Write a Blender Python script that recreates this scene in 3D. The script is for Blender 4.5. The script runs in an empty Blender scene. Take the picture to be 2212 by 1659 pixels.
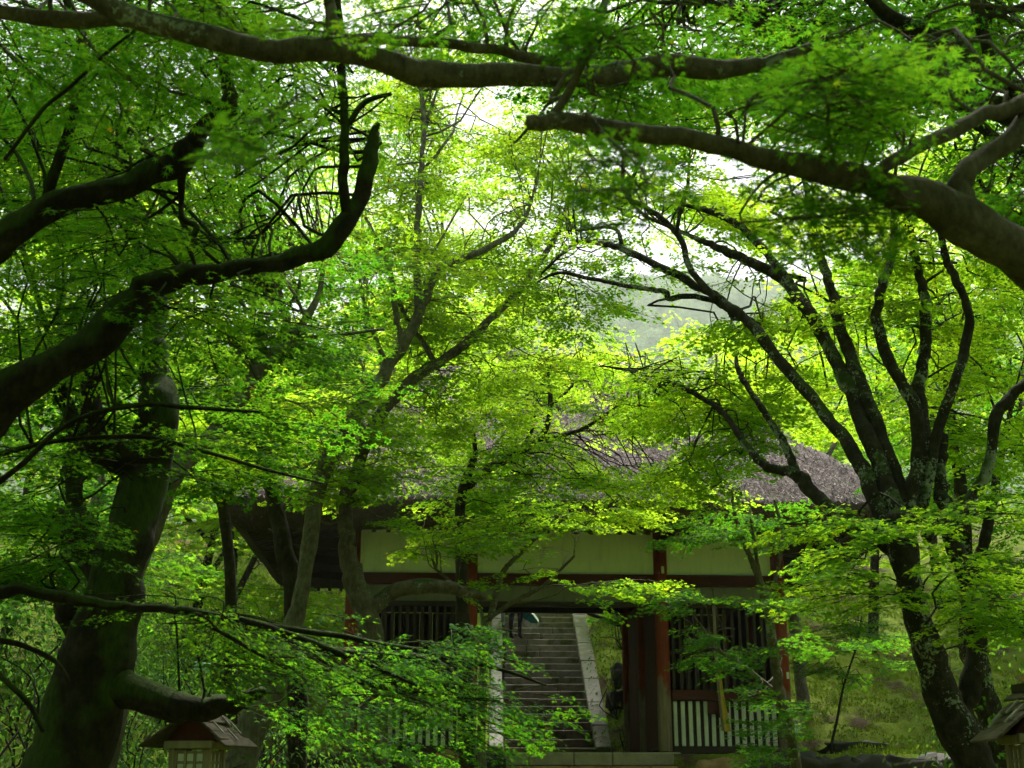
import bpy, math, random
import numpy as np
from mathutils import Vector, Matrix, noise as mnoise

# ------------------------------------------------------------------ camera, world, sun, exposure
sc = bpy.context.scene
C = sc.collection
EYE = np.array([0.0, 0.0, 1.55])
PITCH, YAW = math.radians(16.29), math.radians(3.59)
FPX, CX, CY = 2924.0, 1106.0, 829.5
cam = bpy.data.objects.new('camera', bpy.data.cameras.new('camera'))
C.objects.link(cam)
cam.location = EYE
cam.rotation_euler = (math.pi/2 + PITCH, 0, -YAW)
cam.data.sensor_width = 36.0
cam.data.lens = 36.0*FPX/2212.0
cam.data.clip_start = 0.05
cam.data.clip_end = 3000
cam.data.dof.use_dof = True
cam.data.dof.focus_distance = 12.5
cam.data.dof.aperture_fstop = 4.6
sc.camera = cam

SUN_EL, SUN_AZ = math.radians(60), math.radians(14)      # azimuth measured from +Y towards +X
world = bpy.data.worlds.new('World')
sc.world = world
world.use_nodes = True
wn, wl = world.node_tree.nodes, world.node_tree.links
wn.clear()
wo = wn.new('ShaderNodeOutputWorld'); wb = wn.new('ShaderNodeBackground'); ws = wn.new('ShaderNodeTexSky')
wh = wn.new('ShaderNodeHueSaturation')
ws.sky_type = 'NISHITA'; ws.sun_disc = False
ws.sun_elevation = SUN_EL; ws.sun_rotation = SUN_AZ
ws.air_density = 1.0; ws.dust_density = 5.0; ws.ozone_density = 1.0
wh.inputs['Saturation'].default_value = 0.25          # an overcast, whitish sky
wb.inputs['Strength'].default_value = 0.06
wl.new(ws.outputs[0], wh.inputs['Color']); wl.new(wh.outputs[0], wb.inputs[0]); wl.new(wb.outputs[0], wo.inputs[0])

sun = bpy.data.objects.new('sun', bpy.data.lights.new('sun', 'SUN'))
C.objects.link(sun)
sun.data.energy = 3.2
sun.data.angle = math.radians(12)
sun.data.color = (1.0, 0.95, 0.86)
sd = Vector((math.sin(SUN_AZ)*math.cos(SUN_EL), math.cos(SUN_AZ)*math.cos(SUN_EL), math.sin(SUN_EL)))
sun.rotation_euler = sd.to_track_quat('Z', 'Y').to_euler()
sun.location = (0, 20, 30)

sc.view_settings.view_transform = 'Standard'
sc.view_settings.look = 'None'
sc.view_settings.exposure = 2.03
sc.view_settings.gamma = 1.0
sc.render.engine = 'CYCLES'
cy = sc.cycles
cy.use_light_tree = False
cy.max_bounces = 5; cy.diffuse_bounces = 3; cy.glossy_bounces = 1; cy.transmission_bounces = 4
cy.transparent_max_bounces = 4; cy.volume_bounces = 0
cy.caustics_reflective = False; cy.caustics_refractive = False
cy.sample_clamp_indirect = 6.0
cy.use_denoising = True
try:
    cy.denoiser = 'OPENIMAGEDENOISE'
    cy.denoising_input_passes = 'RGB_ALBEDO_NORMAL'
    cy.denoising_prefilter = 'ACCURATE'
except Exception:
    pass

# ------------------------------------------------------------------ helpers
_F = np.array([math.sin(YAW)*math.cos(PITCH), math.cos(YAW)*math.cos(PITCH), math.sin(PITCH)])
_R = np.array([math.cos(YAW), -math.sin(YAW), 0.0])
_U = np.cross(_R, _F)

def P(u, v, Y):                       # a point of the place at depth Y, sighted in the photograph
    d = _F + _R*(u-CX)/FPX + _U*(CY-v)/FPX
    return EYE + d*Y/d[1]

def proj(p):
    q = np.asarray(p) - EYE
    z = np.maximum(q @ _F, 1e-3)
    return CX + FPX*(q @ _R)/z, CY - FPX*(q @ _U)/z, q @ _F

def smooth(a, b, x):
    t = np.clip((x-a)/(b-a), 0, 1)
    return t*t*(3-2*t)

def tag(o, label=None, cat=None, group=None, kind=None):
    if label: o['label'] = label
    if cat: o['category'] = cat
    if group: o['group'] = group
    if kind: o['kind'] = kind
    return o

def link(name, data, parent=None, mat=None):
    o = bpy.data.objects.new(name, data)
    C.objects.link(o)
    if parent is not None: o.parent = parent
    if mat is not None and data is not None and hasattr(data, 'materials') and len(data.materials) == 0:
        data.materials.append(mat)
    return o

def thing(name, label, cat, loc=(0, 0, 0), rz=0.0, group=None):
    o = bpy.data.objects.new(name, None)
    C.objects.link(o)
    o.empty_display_size = 0.2
    o.location = loc; o.rotation_euler = (0, 0, rz)
    return tag(o, label, cat, group)

def mesh_np(name, V, F, smooth_shade=False):
    """V (n,3), F (m,3|4) int arrays"""
    V = np.asarray(V, dtype=np.float32); F = np.asarray(F, dtype=np.int32)
    me = bpy.data.meshes.new(name)
    k = F.shape[1]
    me.vertices.add(len(V)); me.vertices.foreach_set('co', V.ravel())
    me.loops.add(F.size); me.loops.foreach_set('vertex_index', F.ravel())
    me.polygons.add(len(F))
    me.polygons.foreach_set('loop_start', np.arange(0, F.size, k, dtype=np.int32))
    me.polygons.foreach_set('loop_total', np.full(len(F), k, dtype=np.int32))
    if smooth_shade:
        me.polygons.foreach_set('use_smooth', np.ones(len(F), dtype=bool))
    me.update(calc_edges=True)
    return me

class MB:
    """collects quads and triangles of ONE part"""
    def __init__(self): self.v = []; self.f = []
    def add(self, V, F):
        n = len(self.v)
        self.v.extend([tuple(map(float, p)) for p in V])
        self.f.extend([tuple(int(i)+n for i in q) for q in F])
    def box(self, c, s, M=None, bev=0.0):
        hx, hy, hz = s[0]/2, s[1]/2, s[2]/2
        if bev <= 0:
            pts = [Vector((x*hx, y*hy, z*hz)) for x in (-1, 1) for y in (-1, 1) for z in (-1, 1)]
            F = [(0,1,3,2),(4,6,7,5),(0,4,5,1),(2,3,7,6),(0,2,6,4),(1,5,7,3)]
        else:
            b = min(bev, hx*.45, hy*.45, hz*.45)
            pts = []
            for z, ins in ((-hz, b), (-hz+b, 0), (hz-b, 0), (hz, b)):
                x, y = hx-ins, hy-ins
                for (px, py) in ((-x+b,-y),(x-b,-y),(x,-y+b),(x,y-b),(x-b,y),(-x+b,y),(-x,y-b),(-x,-y+b)):
                    pts.append(Vector((px, py, z)))
            F = [tuple(range(7, -1, -1)), tuple(range(24, 32))]
            for r in range(3):
                for i in range(8):
                    j = (i+1) % 8
                    F.append((r*8+i, r*8+j, r*8+8+j, r*8+8+i))
        c = Vector(c)
        pts = [((M @ p) if M is not None else p) + c for p in pts]
        self.add(pts, F)
    def beam(self, a, b, w, h, roll=0.0):
        a, b = Vector(a), Vector(b); d = b-a; L = d.length
        q = d.to_track_quat('X', 'Z').to_matrix()
        self.box((a+b)/2, (L, w, h), q @ Matrix.Rotation(roll, 3, 'X'))
    def build(self, name, mat, parent=None, smooth_shade=False):
        me = bpy.data.meshes.new(name)
        me.from_pydata(self.v, [], self.f)
        if smooth_shade: me.polygons.foreach_set('use_smooth', [True]*len(me.polygons))
        me.update()
        return link(name, me, parent, mat)

# ------------------------------------------------------------------ materials
def newmat(name):
    m = bpy.data.materials.new(name); m.use_nodes = True
    nt = m.node_tree; nt.nodes.clear()
    out = nt.nodes.new('ShaderNodeOutputMaterial')
    return m, nt, nt.nodes, nt.links, out

def ramp(nd, stops):
    r = nd.new('ShaderNodeValToRGB')
    e = r.color_ramp.elements
    while len(e) > 1: e.remove(e[-1])
    e[0].position = stops[0][0]; e[0].color = (*stops[0][1], 1)
    for p, c in stops[1:]:
        x = e.new(p); x.color = (*c, 1)
    return r

def rampv(nd, stops): return ramp(nd, [(p, (v, v, v)) for p, v in stops])

def mix(nd, ln, fac, a, b):
    m = nd.new('ShaderNodeMix'); m.data_type = 'RGBA'
    for sock, val in ((0, fac), (6, a), (7, b)):
        if isinstance(val, (int, float)): m.inputs[sock].default_value = val
        elif isinstance(val, tuple): m.inputs[sock].default_value = (*val, 1)
        else: ln.new(val, m.inputs[sock])
    return m.outputs[2]

def tex_noise(nd, ln, vec, scale, detail=4, rough=.55, stretch=None):
    n = nd.new('ShaderNodeTexNoise')
    n.inputs['Scale'].default_value = scale; n.inputs['Detail'].default_value = detail
    n.inputs['Roughness'].default_value = rough
    if stretch:
        mp = nd.new('ShaderNodeMapping'); mp.inputs['Scale'].default_value = stretch
        ln.new(vec, mp.inputs[0]); ln.new(mp.outputs[0], n.inputs[0])
    else: ln.new(vec, n.inputs[0])
    return n.outputs[0]

def position(nd):
    return nd.new('ShaderNodeNewGeometry')

def principled(nd, ln, out, col, rough=.8, bump=None, bstr=.4, bdist=.01, spec=.3):
    p = nd.new('ShaderNodeBsdfPrincipled')
    if isinstance(col, tuple): p.inputs['Base Color'].default_value = (*col, 1)
    else: ln.new(col, p.inputs['Base Color'])
    if isinstance(rough, (int, float)): p.inputs['Roughness'].default_value = rough
    else: ln.new(rough, p.inputs['Roughness'])
    p.inputs['Specular IOR Level'].default_value = spec
    if bump is not None:
        b = nd.new('ShaderNodeBump'); b.inputs['Strength'].default_value = bstr; b.inputs['Distance'].default_value = bdist
        ln.new(bump, b.inputs['Height']); ln.new(b.outputs[0], p.inputs['Normal'])
    ln.new(p.outputs[0], out.inputs[0])
    return p

def leaf_mat(name, d1, d2, t1, t2, gloss=.002, tfac=.5):
    m, nt, nd, ln, out = newmat(name)
    g = position(nd)
    n = tex_noise(nd, ln, g.outputs['Position'], .7, 2)
    mth = nd.new('ShaderNodeMath'); mth.operation = 'MULTIPLY_ADD'
    ln.new(g.outputs['Random Per Island'], mth.inputs[0]); mth.inputs[1].default_value = .75
    sub = nd.new('ShaderNodeMath'); sub.operation = 'MULTIPLY_ADD'
    ln.new(n, sub.inputs[0]); sub.inputs[1].default_value = 1.5; sub.inputs[2].default_value = -.62
    ln.new(sub.outputs[0], mth.inputs[2])
    clampn = nd.new('ShaderNodeClamp'); ln.new(mth.outputs[0], clampn.inputs[0])
    fac = clampn.outputs[0]
    rr = ramp(nd, [(0, (1, 1, 1)), (.996, (1, 1, 1)), (.9965, (2.4, .55, .5)), (1, (2.0, .6, .5))])   # a few reddish leaves
    ln.new(g.outputs['Random Per Island'], rr.inputs[0])
    def tint(a, b):
        c = mix(nd, ln, fac, a, b)
        mm = nd.new('ShaderNodeMix'); mm.data_type = 'RGBA'; mm.blend_type = 'MULTIPLY'; mm.inputs[0].default_value = 1
        ln.new(c, mm.inputs[6]); ln.new(rr.outputs[0], mm.inputs[7])
        return mm.outputs[2]
    df = nd.new('ShaderNodeBsdfDiffuse'); ln.new(tint(d1, d2), df.inputs[0])
    tr = nd.new('ShaderNodeBsdfTranslucent'); ln.new(tint(t1, t2), tr.inputs[0])
    mx = nd.new('ShaderNodeMixShader'); mx.inputs[0].default_value = tfac
    ln.new(df.outputs[0], mx.inputs[1]); ln.new(tr.outputs[0], mx.inputs[2])
    gl = nd.new('ShaderNodeBsdfGlossy'); gl.inputs['Roughness'].default_value = .45
    gl.inputs['Color'].default_value = (.9, .95, 1, 1)
    m2 = nd.new('ShaderNodeMixShader'); m2.inputs[0].default_value = gloss
    ln.new(mx.outputs[0], m2.inputs[1]); ln.new(gl.outputs[0], m2.inputs[2])
    ln.new(m2.outputs[0], out.inputs[0])
    return m

M = {}
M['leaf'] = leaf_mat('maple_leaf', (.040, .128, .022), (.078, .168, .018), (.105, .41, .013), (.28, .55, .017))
M['leaf_young_lit'] = leaf_mat('young_lit_maple_leaf', (.088, .235, .02), (.16, .285, .024), (.32, .68, .018), (.66, .85, .032), tfac=.58)  # young yellowish leaf, lightened further so the centre crowns look sunlit
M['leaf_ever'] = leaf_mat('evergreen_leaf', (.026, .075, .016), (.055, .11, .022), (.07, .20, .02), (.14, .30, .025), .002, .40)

def bark_mat(name, dark, mid, pale, moss=0.0, lichen=0.0, fine=1.0):
    m, nt, nd, ln, out = newmat(name)
    g = position(nd); pos = g.outputs['Position']
    n1 = tex_noise(nd, ln, pos, 9*fine, 6, .65)
    n2 = tex_noise(nd, ln, pos, 38*fine, 5, .7, (1, 1, .35))
    n3 = tex_noise(nd, ln, pos, 3.0, 3, .5)
    n6 = tex_noise(nd, ln, pos, 24*fine, 8, .75, (1, 1, .45))
    r = ramp(nd, [(.28, dark), (.5, mid), (.72, pale)]); ln.new(n1, r.inputs[0])
    r2 = rampv(nd, [(.3, .38), (.7, 1.35)]); ln.new(n2, r2.inputs[0])
    mm = nd.new('ShaderNodeMix'); mm.data_type = 'RGBA'; mm.blend_type = 'MULTIPLY'; mm.inputs[0].default_value = .8
    ln.new(r.outputs[0], mm.inputs[6]); ln.new(r2.outputs[0], mm.inputs[7])
    col = mm.outputs[2]
    if lichen > 0:
        vo = tex_noise(nd, ln, pos, 40, 3, .7)
        n5 = tex_noise(nd, ln, pos, 3.0, 2, .5)
        ad = nd.new('ShaderNodeMath'); ad.operation = 'MULTIPLY_ADD'; ln.new(n5, ad.inputs[0]); ad.inputs[1].default_value = 1.5
        ln.new(vo, ad.inputs[2])
        hf = nd.new('ShaderNodeMath'); hf.operation = 'MULTIPLY'; hf.inputs[1].default_value = .5; ln.new(ad.outputs[0], hf.inputs[0])
        lr = rampv(nd, [(.76-.14*lichen, 0), (.785-.14*lichen, 1)]); ln.new(hf.outputs[0], lr.inputs[0])
        lc = ramp(nd, [(.3, (.20, .25, .19)), (.7, (.36, .38, .33))]); ln.new(n1, lc.inputs[0])
        col = mix(nd, ln, lr.outputs[0], col, lc.outputs[0])
    if moss > 0:
        sx = nd.new('ShaderNodeSeparateXYZ'); ln.new(g.outputs['Normal'], sx.inputs[0])
        ad = nd.new('ShaderNodeMath'); ad.operation = 'MULTIPLY_ADD'; ln.new(sx.outputs[2], ad.inputs[0]); ad.inputs[1].default_value = .28
        ln.new(n3, ad.inputs[2])
        mr = rampv(nd, [(.74-.3*moss, 0), (.86-.3*moss, 1)]); ln.new(ad.outputs[0], mr.inputs[0])
        mc = ramp(nd, [(.3, (.022, .040, .006)), (.7, (.06, .095, .012))]); ln.new(n2, mc.inputs[0])
        col = mix(nd, ln, mr.outputs[0], col, mc.outputs[0])
    principled(nd, ln, out, col, .9, n6, 1.0, .035, .2)
    return m

M['bark_old'] = bark_mat('mossy_old_bark', (.011, .008, .005), (.026, .019, .012), (.055, .043, .028), moss=.85, lichen=.0)
M['bark_grey'] = bark_mat('grey_smooth_bark', (.09, .078, .06), (.17, .15, .118), (.26, .235, .19), moss=.1, lichen=.0)
M['bark_lichen'] = bark_mat('lichen_bark', (.014, .011, .008), (.034, .028, .020), (.075, .062, .045), moss=.3, lichen=.45)
M['bark_dark'] = bark_mat('dark_bark', (.012, .009, .007), (.028, .022, .016), (.058, .047, .034), moss=.3, lichen=.0)
M['bark_tan'] = bark_mat('tan_bark', (.060, .049, .036), (.14, .116, .086), (.21, .18, .14), moss=.25, lichen=.25)

def wood_mat(name, a, b, worn=None, wz=(0, 1), grain=(1, 1, .08), rough=.75):
    m, nt, nd, ln, out = newmat(name)
    g = position(nd); pos = g.outputs['Position']
    n1 = tex_noise(nd, ln, pos, 30, 5, .65, grain)
    n2 = tex_noise(nd, ln, pos, 2.2, 3)
    r = ramp(nd, [(.25, a), (.75, b)]); ln.new(n1, r.inputs[0])
    col = r.outputs[0]
    if worn:
        sx = nd.new('ShaderNodeSeparateXYZ'); ln.new(pos, sx.inputs[0])
        mr = nd.new('ShaderNodeMapRange'); ln.new(sx.outputs[2], mr.inputs[0])
        mr.inputs[1].default_value = wz[0]; mr.inputs[2].default_value = wz[1]; mr.inputs[3].default_value = 1; mr.inputs[4].default_value = 0
        ad = nd.new('ShaderNodeMath'); ad.operation = 'ADD'; ln.new(mr.outputs[0], ad.inputs[0])
        n4 = tex_noise(nd, ln, pos, 5, 4, .6, (1, 1, .4)); ln.new(n4, ad.inputs[1])
        rr = rampv(nd, [(.95, 0), (1.02, 1)]); 
        sb = nd.new('ShaderNodeMath'); sb.operation = 'MULTIPLY'; sb.inputs[1].default_value = .7; ln.new(ad.outputs[0], sb.inputs[0])
        rr = rampv(nd, [(.60, 0), (.68, 1)]); ln.new(sb.outputs[0], rr.inputs[0])
        wr = ramp(nd, [(.25, worn[0]), (.75, worn[1])]); ln.new(n1, wr.inputs[0])
        col = mix(nd, ln, rr.outputs[0], col, wr.outputs[0])
    dm = rampv(nd, [(.3, .65), (.7, 1.15)]); ln.new(n2, dm.inputs[0])
    mm = nd.new('ShaderNodeMix'); mm.data_type = 'RGBA'; mm.blend_type = 'MULTIPLY'; mm.inputs[0].default_value = 1
    ln.new(col, mm.inputs[6]); ln.new(dm.outputs[0], mm.inputs[7])
    principled(nd, ln, out, mm.outputs[2], rough, n1, .3, .004)
    return m

M['red_column'] = wood_mat('faded_vermilion_wood', (.17, .026, .010), (.27, .047, .017), ((.13, .095, .065), (.28, .21, .15)), (1.9, 3.5))
M['red_beam'] = wood_mat('dull_red_wood', (.055, .012, .006), (.10, .022, .011), None, grain=(.08, 1, 1))
M['dark_wood'] = wood_mat('dark_aged_wood', (.020, .014, .010), (.055, .038, .026))
M['rafter_wood'] = wood_mat('rafter_wood', (.035, .024, .016), (.085, .06, .038), None, grain=(.3, .3, 1))
M['pale_wood'] = wood_mat('pale_weathered_wood', (.20, .16, .11), (.36, .30, .22))
M['grey_wood'] = wood_mat('grey_weathered_boards', (.22, .20, .18), (.42, .39, .36), None, grain=(.06, 1, 1))
M['lantern_roof'] = wood_mat('weathered_bark_roof', (.035, .026, .018), (.16, .12, .085), None, grain=(1, .25, .6))
M['white_slat'] = wood_mat('white_painted_slat', (.50, .52, .48), (.66, .67, .62))

def plaster_mat(name, c1, c2):
    m, nt, nd, ln, out = newmat(name)
    g = position(nd); pos = g.outputs['Position']
    n1 = tex_noise(nd, ln, pos, 1.6, 5, .6); n2 = tex_noise(nd, ln, pos, 60, 3)
    n3 = tex_noise(nd, ln, pos, 4, 5, .65, (2.2, 2.2, .35)); st = rampv(nd, [(.5, 0), (.8, .45)]); ln.new(n3, st.inputs[0])
    r = ramp(nd, [(.3, c1), (.7, c2)]); ln.new(n1, r.inputs[0])
    col = mix(nd, ln, st.outputs[0], r.outputs[0], tuple(c*.45 for c in c1))
    principled(nd, ln, out, col, .9, n2, .15, .003, .2)
    return m
M['plaster'] = plaster_mat('white_plaster', (.76, .82, .88), (.83, .88, .92))  # tinted blue and lightened to offset the green leaf shade
M['plaster_grey'] = plaster_mat('grey_plaster', (.16, .16, .14), (.24, .23, .21))
M['paper'] = plaster_mat('lantern_paper', (.62, .64, .60), (.74, .75, .71))

def stone_mat(name, c1, c2, moss=0.0, sc_=6):
    m, nt, nd, ln, out = newmat(name)
    g = position(nd); pos = g.outputs['Position']
    n1 = tex_noise(nd, ln, pos, sc_, 6, .65); n2 = tex_noise(nd, ln, pos, 45, 4, .7)
    r = ramp(nd, [(.3, c1), (.7, c2)]); ln.new(n1, r.inputs[0])
    col = r.outputs[0]
    if moss > 0:
        n3 = tex_noise(nd, ln, pos, 2.5, 5, .65)
        mr = rampv(nd, [(.66-.28*moss, 0), (.80-.28*moss, 1)]); ln.new(n3, mr.inputs[0])
        mc = ramp(nd, [(.3, (.025, .035, .008)), (.7, (.06, .075, .016))]); ln.new(n2, mc.inputs[0])
        col = mix(nd, ln, mr.outputs[0], col, mc.outputs[0])
    principled(nd, ln, out, col, .88, n2, .6, .008, .25)
    return m
M['step_stone'] = stone_mat('stair_stone', (.10, .088, .070), (.20, .18, .145), .55)
M['rail_stone'] = stone_mat('pale_granite', (.11, .108, .094), (.20, .195, .17), .35)
M['rock'] = stone_mat('dark_rock', (.016, .015, .013), (.055, .050, .044), .45, 3)
M['landing_stone'] = stone_mat('landing_stone', (.17, .155, .12), (.30, .27, .21), .2)
M['brown_stone'] = stone_mat('brown_stone', (.16, .10, .05), (.30, .19, .10), .2)

def thatch_mat(name, stops):
    m, nt, nd, ln, out = newmat(name)
    g = position(nd); pos = g.outputs['Position']
    n1 = tex_noise(nd, ln, pos, 55, 4, .7, (1.0, .5, .5)); n2 = tex_noise(nd, ln, pos, 1.3, 4)
    r = ramp(nd, stops); ln.new(n1, r.inputs[0])
    n4 = tex_noise(nd, ln, pos, 3.1, 5, .7); mk = rampv(nd, [(.56, 0), (.66, .8)]); ln.new(n4, mk.inputs[0])
    base = mix(nd, ln, mk.outputs[0], r.outputs[0], (.045, .055, .014))
    dm = rampv(nd, [(.3, .6), (.7, 1.2)]); ln.new(n2, dm.inputs[0])
    mm = nd.new('ShaderNodeMix'); mm.data_type = 'RGBA'; mm.blend_type = 'MULTIPLY'; mm.inputs[0].default_value = 1
    ln.new(base, mm.inputs[6]); ln.new(dm.outputs[0], mm.inputs[7])
    principled(nd, ln, out, mm.outputs[2], .85, n1, 1.0, .03, .3)
    return m
M['thatch'] = thatch_mat('thatch', [(.3, (.024, .015, .012)), (.5, (.060, .039, .031)), (.7, (.12, .084, .068))])
m, nt, nd, ln, out = newmat('thatch_straw')
g = position(nd)
r = ramp(nd, [(0, (.026, .016, .013)), (.45, (.060, .040, .032)), (.9, (.11, .078, .063)), (1, (.26, .19, .13))]); ln.new(g.outputs['Random Per Island'], r.inputs[0])
principled(nd, ln, out, r.outputs[0], .8, spec=.3)
M['straw'] = m

def ground_mat():
    m, nt, nd, ln, out = newmat('mossy_ground')
    g = position(nd); pos = g.outputs['Position']
    n1 = tex_noise(nd, ln, pos, 1.1, 6, .65); n2 = tex_noise(nd, ln, pos, 28, 5, .7); n3 = tex_noise(nd, ln, pos, .55, 5, .6)
    moss = ramp(nd, [(.25, (.045, .065, .008)), (.5, (.14, .195, .013)), (.75, (.25, .30, .022))]); ln.new(n2, moss.inputs[0])
    earth = ramp(nd, [(.3, (.035, .024, .015)), (.7, (.10, .066, .04))]); ln.new(n2, earth.inputs[0])
    rust = ramp(nd, [(.3, (.09, .04, .012)), (.7, (.22, .10, .025))]); ln.new(n2, rust.inputs[0])
    f = rampv(nd, [(.50, 0), (.62, 1)]); ln.new(n1, f.inputs[0])
    col = mix(nd, ln, f.outputs[0], moss.outputs[0], earth.outputs[0])
    f2 = rampv(nd, [(.63, 0), (.70, 1)]); ln.new(n3, f2.inputs[0])
    col = mix(nd, ln, f2.outputs[0], col, rust.outputs[0])
    principled(nd, ln, out, col, .95, n2, 1.0, .03, .15)
    return m
M['ground'] = ground_mat()
m, nt, nd, ln, out = newmat('moss_tufts')
g = position(nd)
n = tex_noise(nd, ln, g.outputs['Position'], 1.0, 3)
ad = nd.new('ShaderNodeMath'); ad.operation = 'MULTIPLY_ADD'; ln.new(g.outputs['Random Per Island'], ad.inputs[0]); ad.inputs[1].default_value = .5
ln.new(n, ad.inputs[2])
r = ramp(nd, [(.35, (.07, .13, .009)), (.75, (.24, .35, .018)), (1.05, (.38, .44, .03))]); ln.new(ad.outputs[0], r.inputs[0])
principled(nd, ln, out, r.outputs[0], .9, spec=.15)
M['moss'] = m

def plain(name, col, rough=.7, spec=.3):
    m, nt, nd, ln, out = newmat(name)
    g = position(nd); n = tex_noise(nd, ln, g.outputs['Position'], 25, 4)
    r = ramp(nd, [(.25, tuple(c*.75 for c in col)), (.75, tuple(min(1, c*1.15) for c in col))]); ln.new(n, r.inputs[0])
    principled(nd, ln, out, r.outputs[0], rough, spec=spec)
    return m
M['skin'] = plain('skin', (.45, .27, .19), .55)
M['black_cloth'] = plain('black_cloth', (.012, .012, .014), .9)
M['teal_cloth'] = plain('teal_cloth', (.03, .28, .36), .6)
M['grey_cloth'] = plain('grey_cloth', (.16, .18, .21), .8)
M['white_cloth'] = plain('white_cloth', (.75, .78, .80), .6)
M['hair'] = plain('black_hair', (.012, .009, .008), .5)
M['card'] = plain('white_card', (.72, .71, .66), .7)
M['yellow'] = plain('ochre_cloth', (.42, .30, .04), .8)
M['tan'] = plain('tan_cloth', (.30, .24, .17), .85)
M['teal_board'] = plain('pale_teal_board', (.35, .62, .58), .6)

# ------------------------------------------------------------------ terrain
GX = 2.15                    # middle of the gate
YF = 20.8                    # its front column plane
ZF = 1.93                    # its floor
def height(x, y):
    x = np.asarray(x, float); y = np.asarray(y, float)
    front = 1.15*smooth(4, 18, y)
    bankL = smooth(-2.0, -6.5, x)*(2.2*smooth(10, 24, y))
    bankR = smooth(8.0, 11, x)*(1.6*smooth(12, 22, y))
    inside = smooth(19.95, 20.1, y)*smooth(-3.4, -2.9, x)*smooth(8.2, 7.7, x)
    h = front + bankL + bankR
    hill = ZF - .02 + 8.2*(1-np.exp(-np.maximum(y-24.3, 0)*.456/8.2*1.12)) if False else ZF - .02 + .456*np.clip(y-24.3, 0, 15) + .12*np.clip(y-39.3, 0, 40)
    w = smooth(19.6, 24.0, y)
    h = h*(1-w) + np.maximum(h, hill)*w
    h = np.where((y > 19.2) & (y < 24.3), h*(1-inside) + (ZF-.02)*inside, h)
    h = h + .12*np.clip(-x-8, 0, 30)*smooth(15, 30, y) + .10*np.clip(x-12, 0, 30)*smooth(15, 30, y)
    stair = smooth(1.05, 1.25, x-(y-24.8)*.053)*smooth(3.5, 3.3, x-(y-24.8)*.053)*smooth(24.3, 24.6, y)*smooth(36, 35, y)
    h = h - .30*stair
    return h

def hz(x, y): return float(height(np.array([x]), np.array([y]))[0])

def bumps(x, y):
    r = np.zeros(len(x))
    for i in range(len(x)):
        p = Vector((x[i]*1.6, y[i]*2.6, 0))
        r[i] = .13*mnoise.noise(p) + .10*mnoise.noise(p*2.3) + .045*mnoise.noise(p*5)
    return r

def build_ground():
    xs = np.concatenate([np.linspace(-600, -40, 10)[:-1], np.linspace(-40, -10, 16)[:-1], np.linspace(-10, 4.2, 58)[:-1],
                         np.linspace(4.2, 13, 104)[:-1], np.linspace(13, 40, 16)[:-1], np.linspace(40, 600, 10)])
    ys = np.concatenate([np.linspace(-300, -20, 8)[:-1], np.linspace(-20, 19, 60)[:-1], np.linspace(19, 24, 34)[:-1],
                         np.linspace(24, 34, 84)[:-1], np.linspace(34, 80, 30)[:-1], np.linspace(80, 900, 12)])
    X, Y = np.meshgrid(xs, ys); x = X.ravel(); y = Y.ravel()
    z = height(x, y)
    near = (np.abs(x) < 16) & (y > 8) & (y < 45)
    flat = ((x > -3.2) & (x < 8) & (y > 19.1) & (y < 24.6)) | ((x > .9) & (x < 4.2) & (y > 24))
    b = np.zeros(len(x)); idx = np.where(near & ~flat)[0]
    b[idx] = bumps(x[idx], y[idx])
    z = z + b
    nx, ny = len(xs), len(ys)
    i = np.arange(nx*ny).reshape(ny, nx)
    F = np.stack([i[:-1, :-1], i[:-1, 1:], i[1:, 1:], i[1:, :-1]], -1).reshape(-1, 4)
    me = mesh_np('ground', np.stack([x, y, z], 1), F, True)
    o = link('ground', me, None, M['ground']); tag(o, 'mossy ground rising to a steep bank behind the gate', 'ground', kind='structure')
    return o
build_ground()

def build_far_hill():
    rs = np.linspace(160, 500, 80); an = np.concatenate([np.linspace(-40, 3, 30)[:-1], np.linspace(3, 17, 110)[:-1], np.linspace(17, 48, 24)])
    A, Rr = np.meshgrid(np.radians(an), rs)
    x = np.sin(A)*Rr; y = np.cos(A)*Rr
    t = (Rr-160)/(500-160)
    prof = 11 + smooth(0, 1, t)*(146 + 14*np.sin(A*5+.4) + 8*np.sin(A*11))
    z = prof
    xf, yf, zf = x.ravel(), y.ravel(), z.ravel().copy()
    for k in range(len(xf)):
        p = Vector((xf[k]*.13, yf[k]*.13, 0)); zf[k] += 6.5*math.sqrt(abs(mnoise.noise(p))) + 2.5*mnoise.noise(p*2.7) + 1.0*mnoise.noise(p*6)
    ny, nx = x.shape
    i = np.arange(nx*ny).reshape(ny, nx)
    F = np.stack([i[:-1, :-1], i[:-1, 1:], i[1:, 1:], i[1:, :-1]], -1).reshape(-1, 4)
    me = mesh_np('hill', np.stack([xf, yf, zf], 1), F, True)
    m, nt, nd, ln, out = newmat('far_wooded_hill')
    g = position(nd); n1 = tex_noise(nd, ln, g.outputs['Position'], .25, 6, .7); n2 = tex_noise(nd, ln, g.outputs['Position'], 1.3, 4, .7)
    r = ramp(nd, [(.3, (.05, .09, .04)), (.55, (.10, .16, .06)), (.75, (.16, .22, .08))]); ln.new(n1, r.inputs[0])
    principled(nd, ln, out, r.outputs[0], .95, n2, 1, 1.0, .1)
    o = link('hill', me, None, m); tag(o, 'far wooded hillside pale in the haze', 'hill', kind='structure')
build_far_hill()

# ------------------------------------------------------------------ the gate
rnd = random.Random(7)
COLX = (-1.13, .67, 3.61, 5.45)
DEPTH = 3.6
gate = thing('temple_gate', 'thatched temple gate with white plaster panels and faded red columns above stone steps', 'gate', (GX, YF, ZF))
def G(mb, name, mat, sm=False):
    o = mb.build(name, mat, gate, sm); o.location = (-GX, -YF, -ZF); return o

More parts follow.
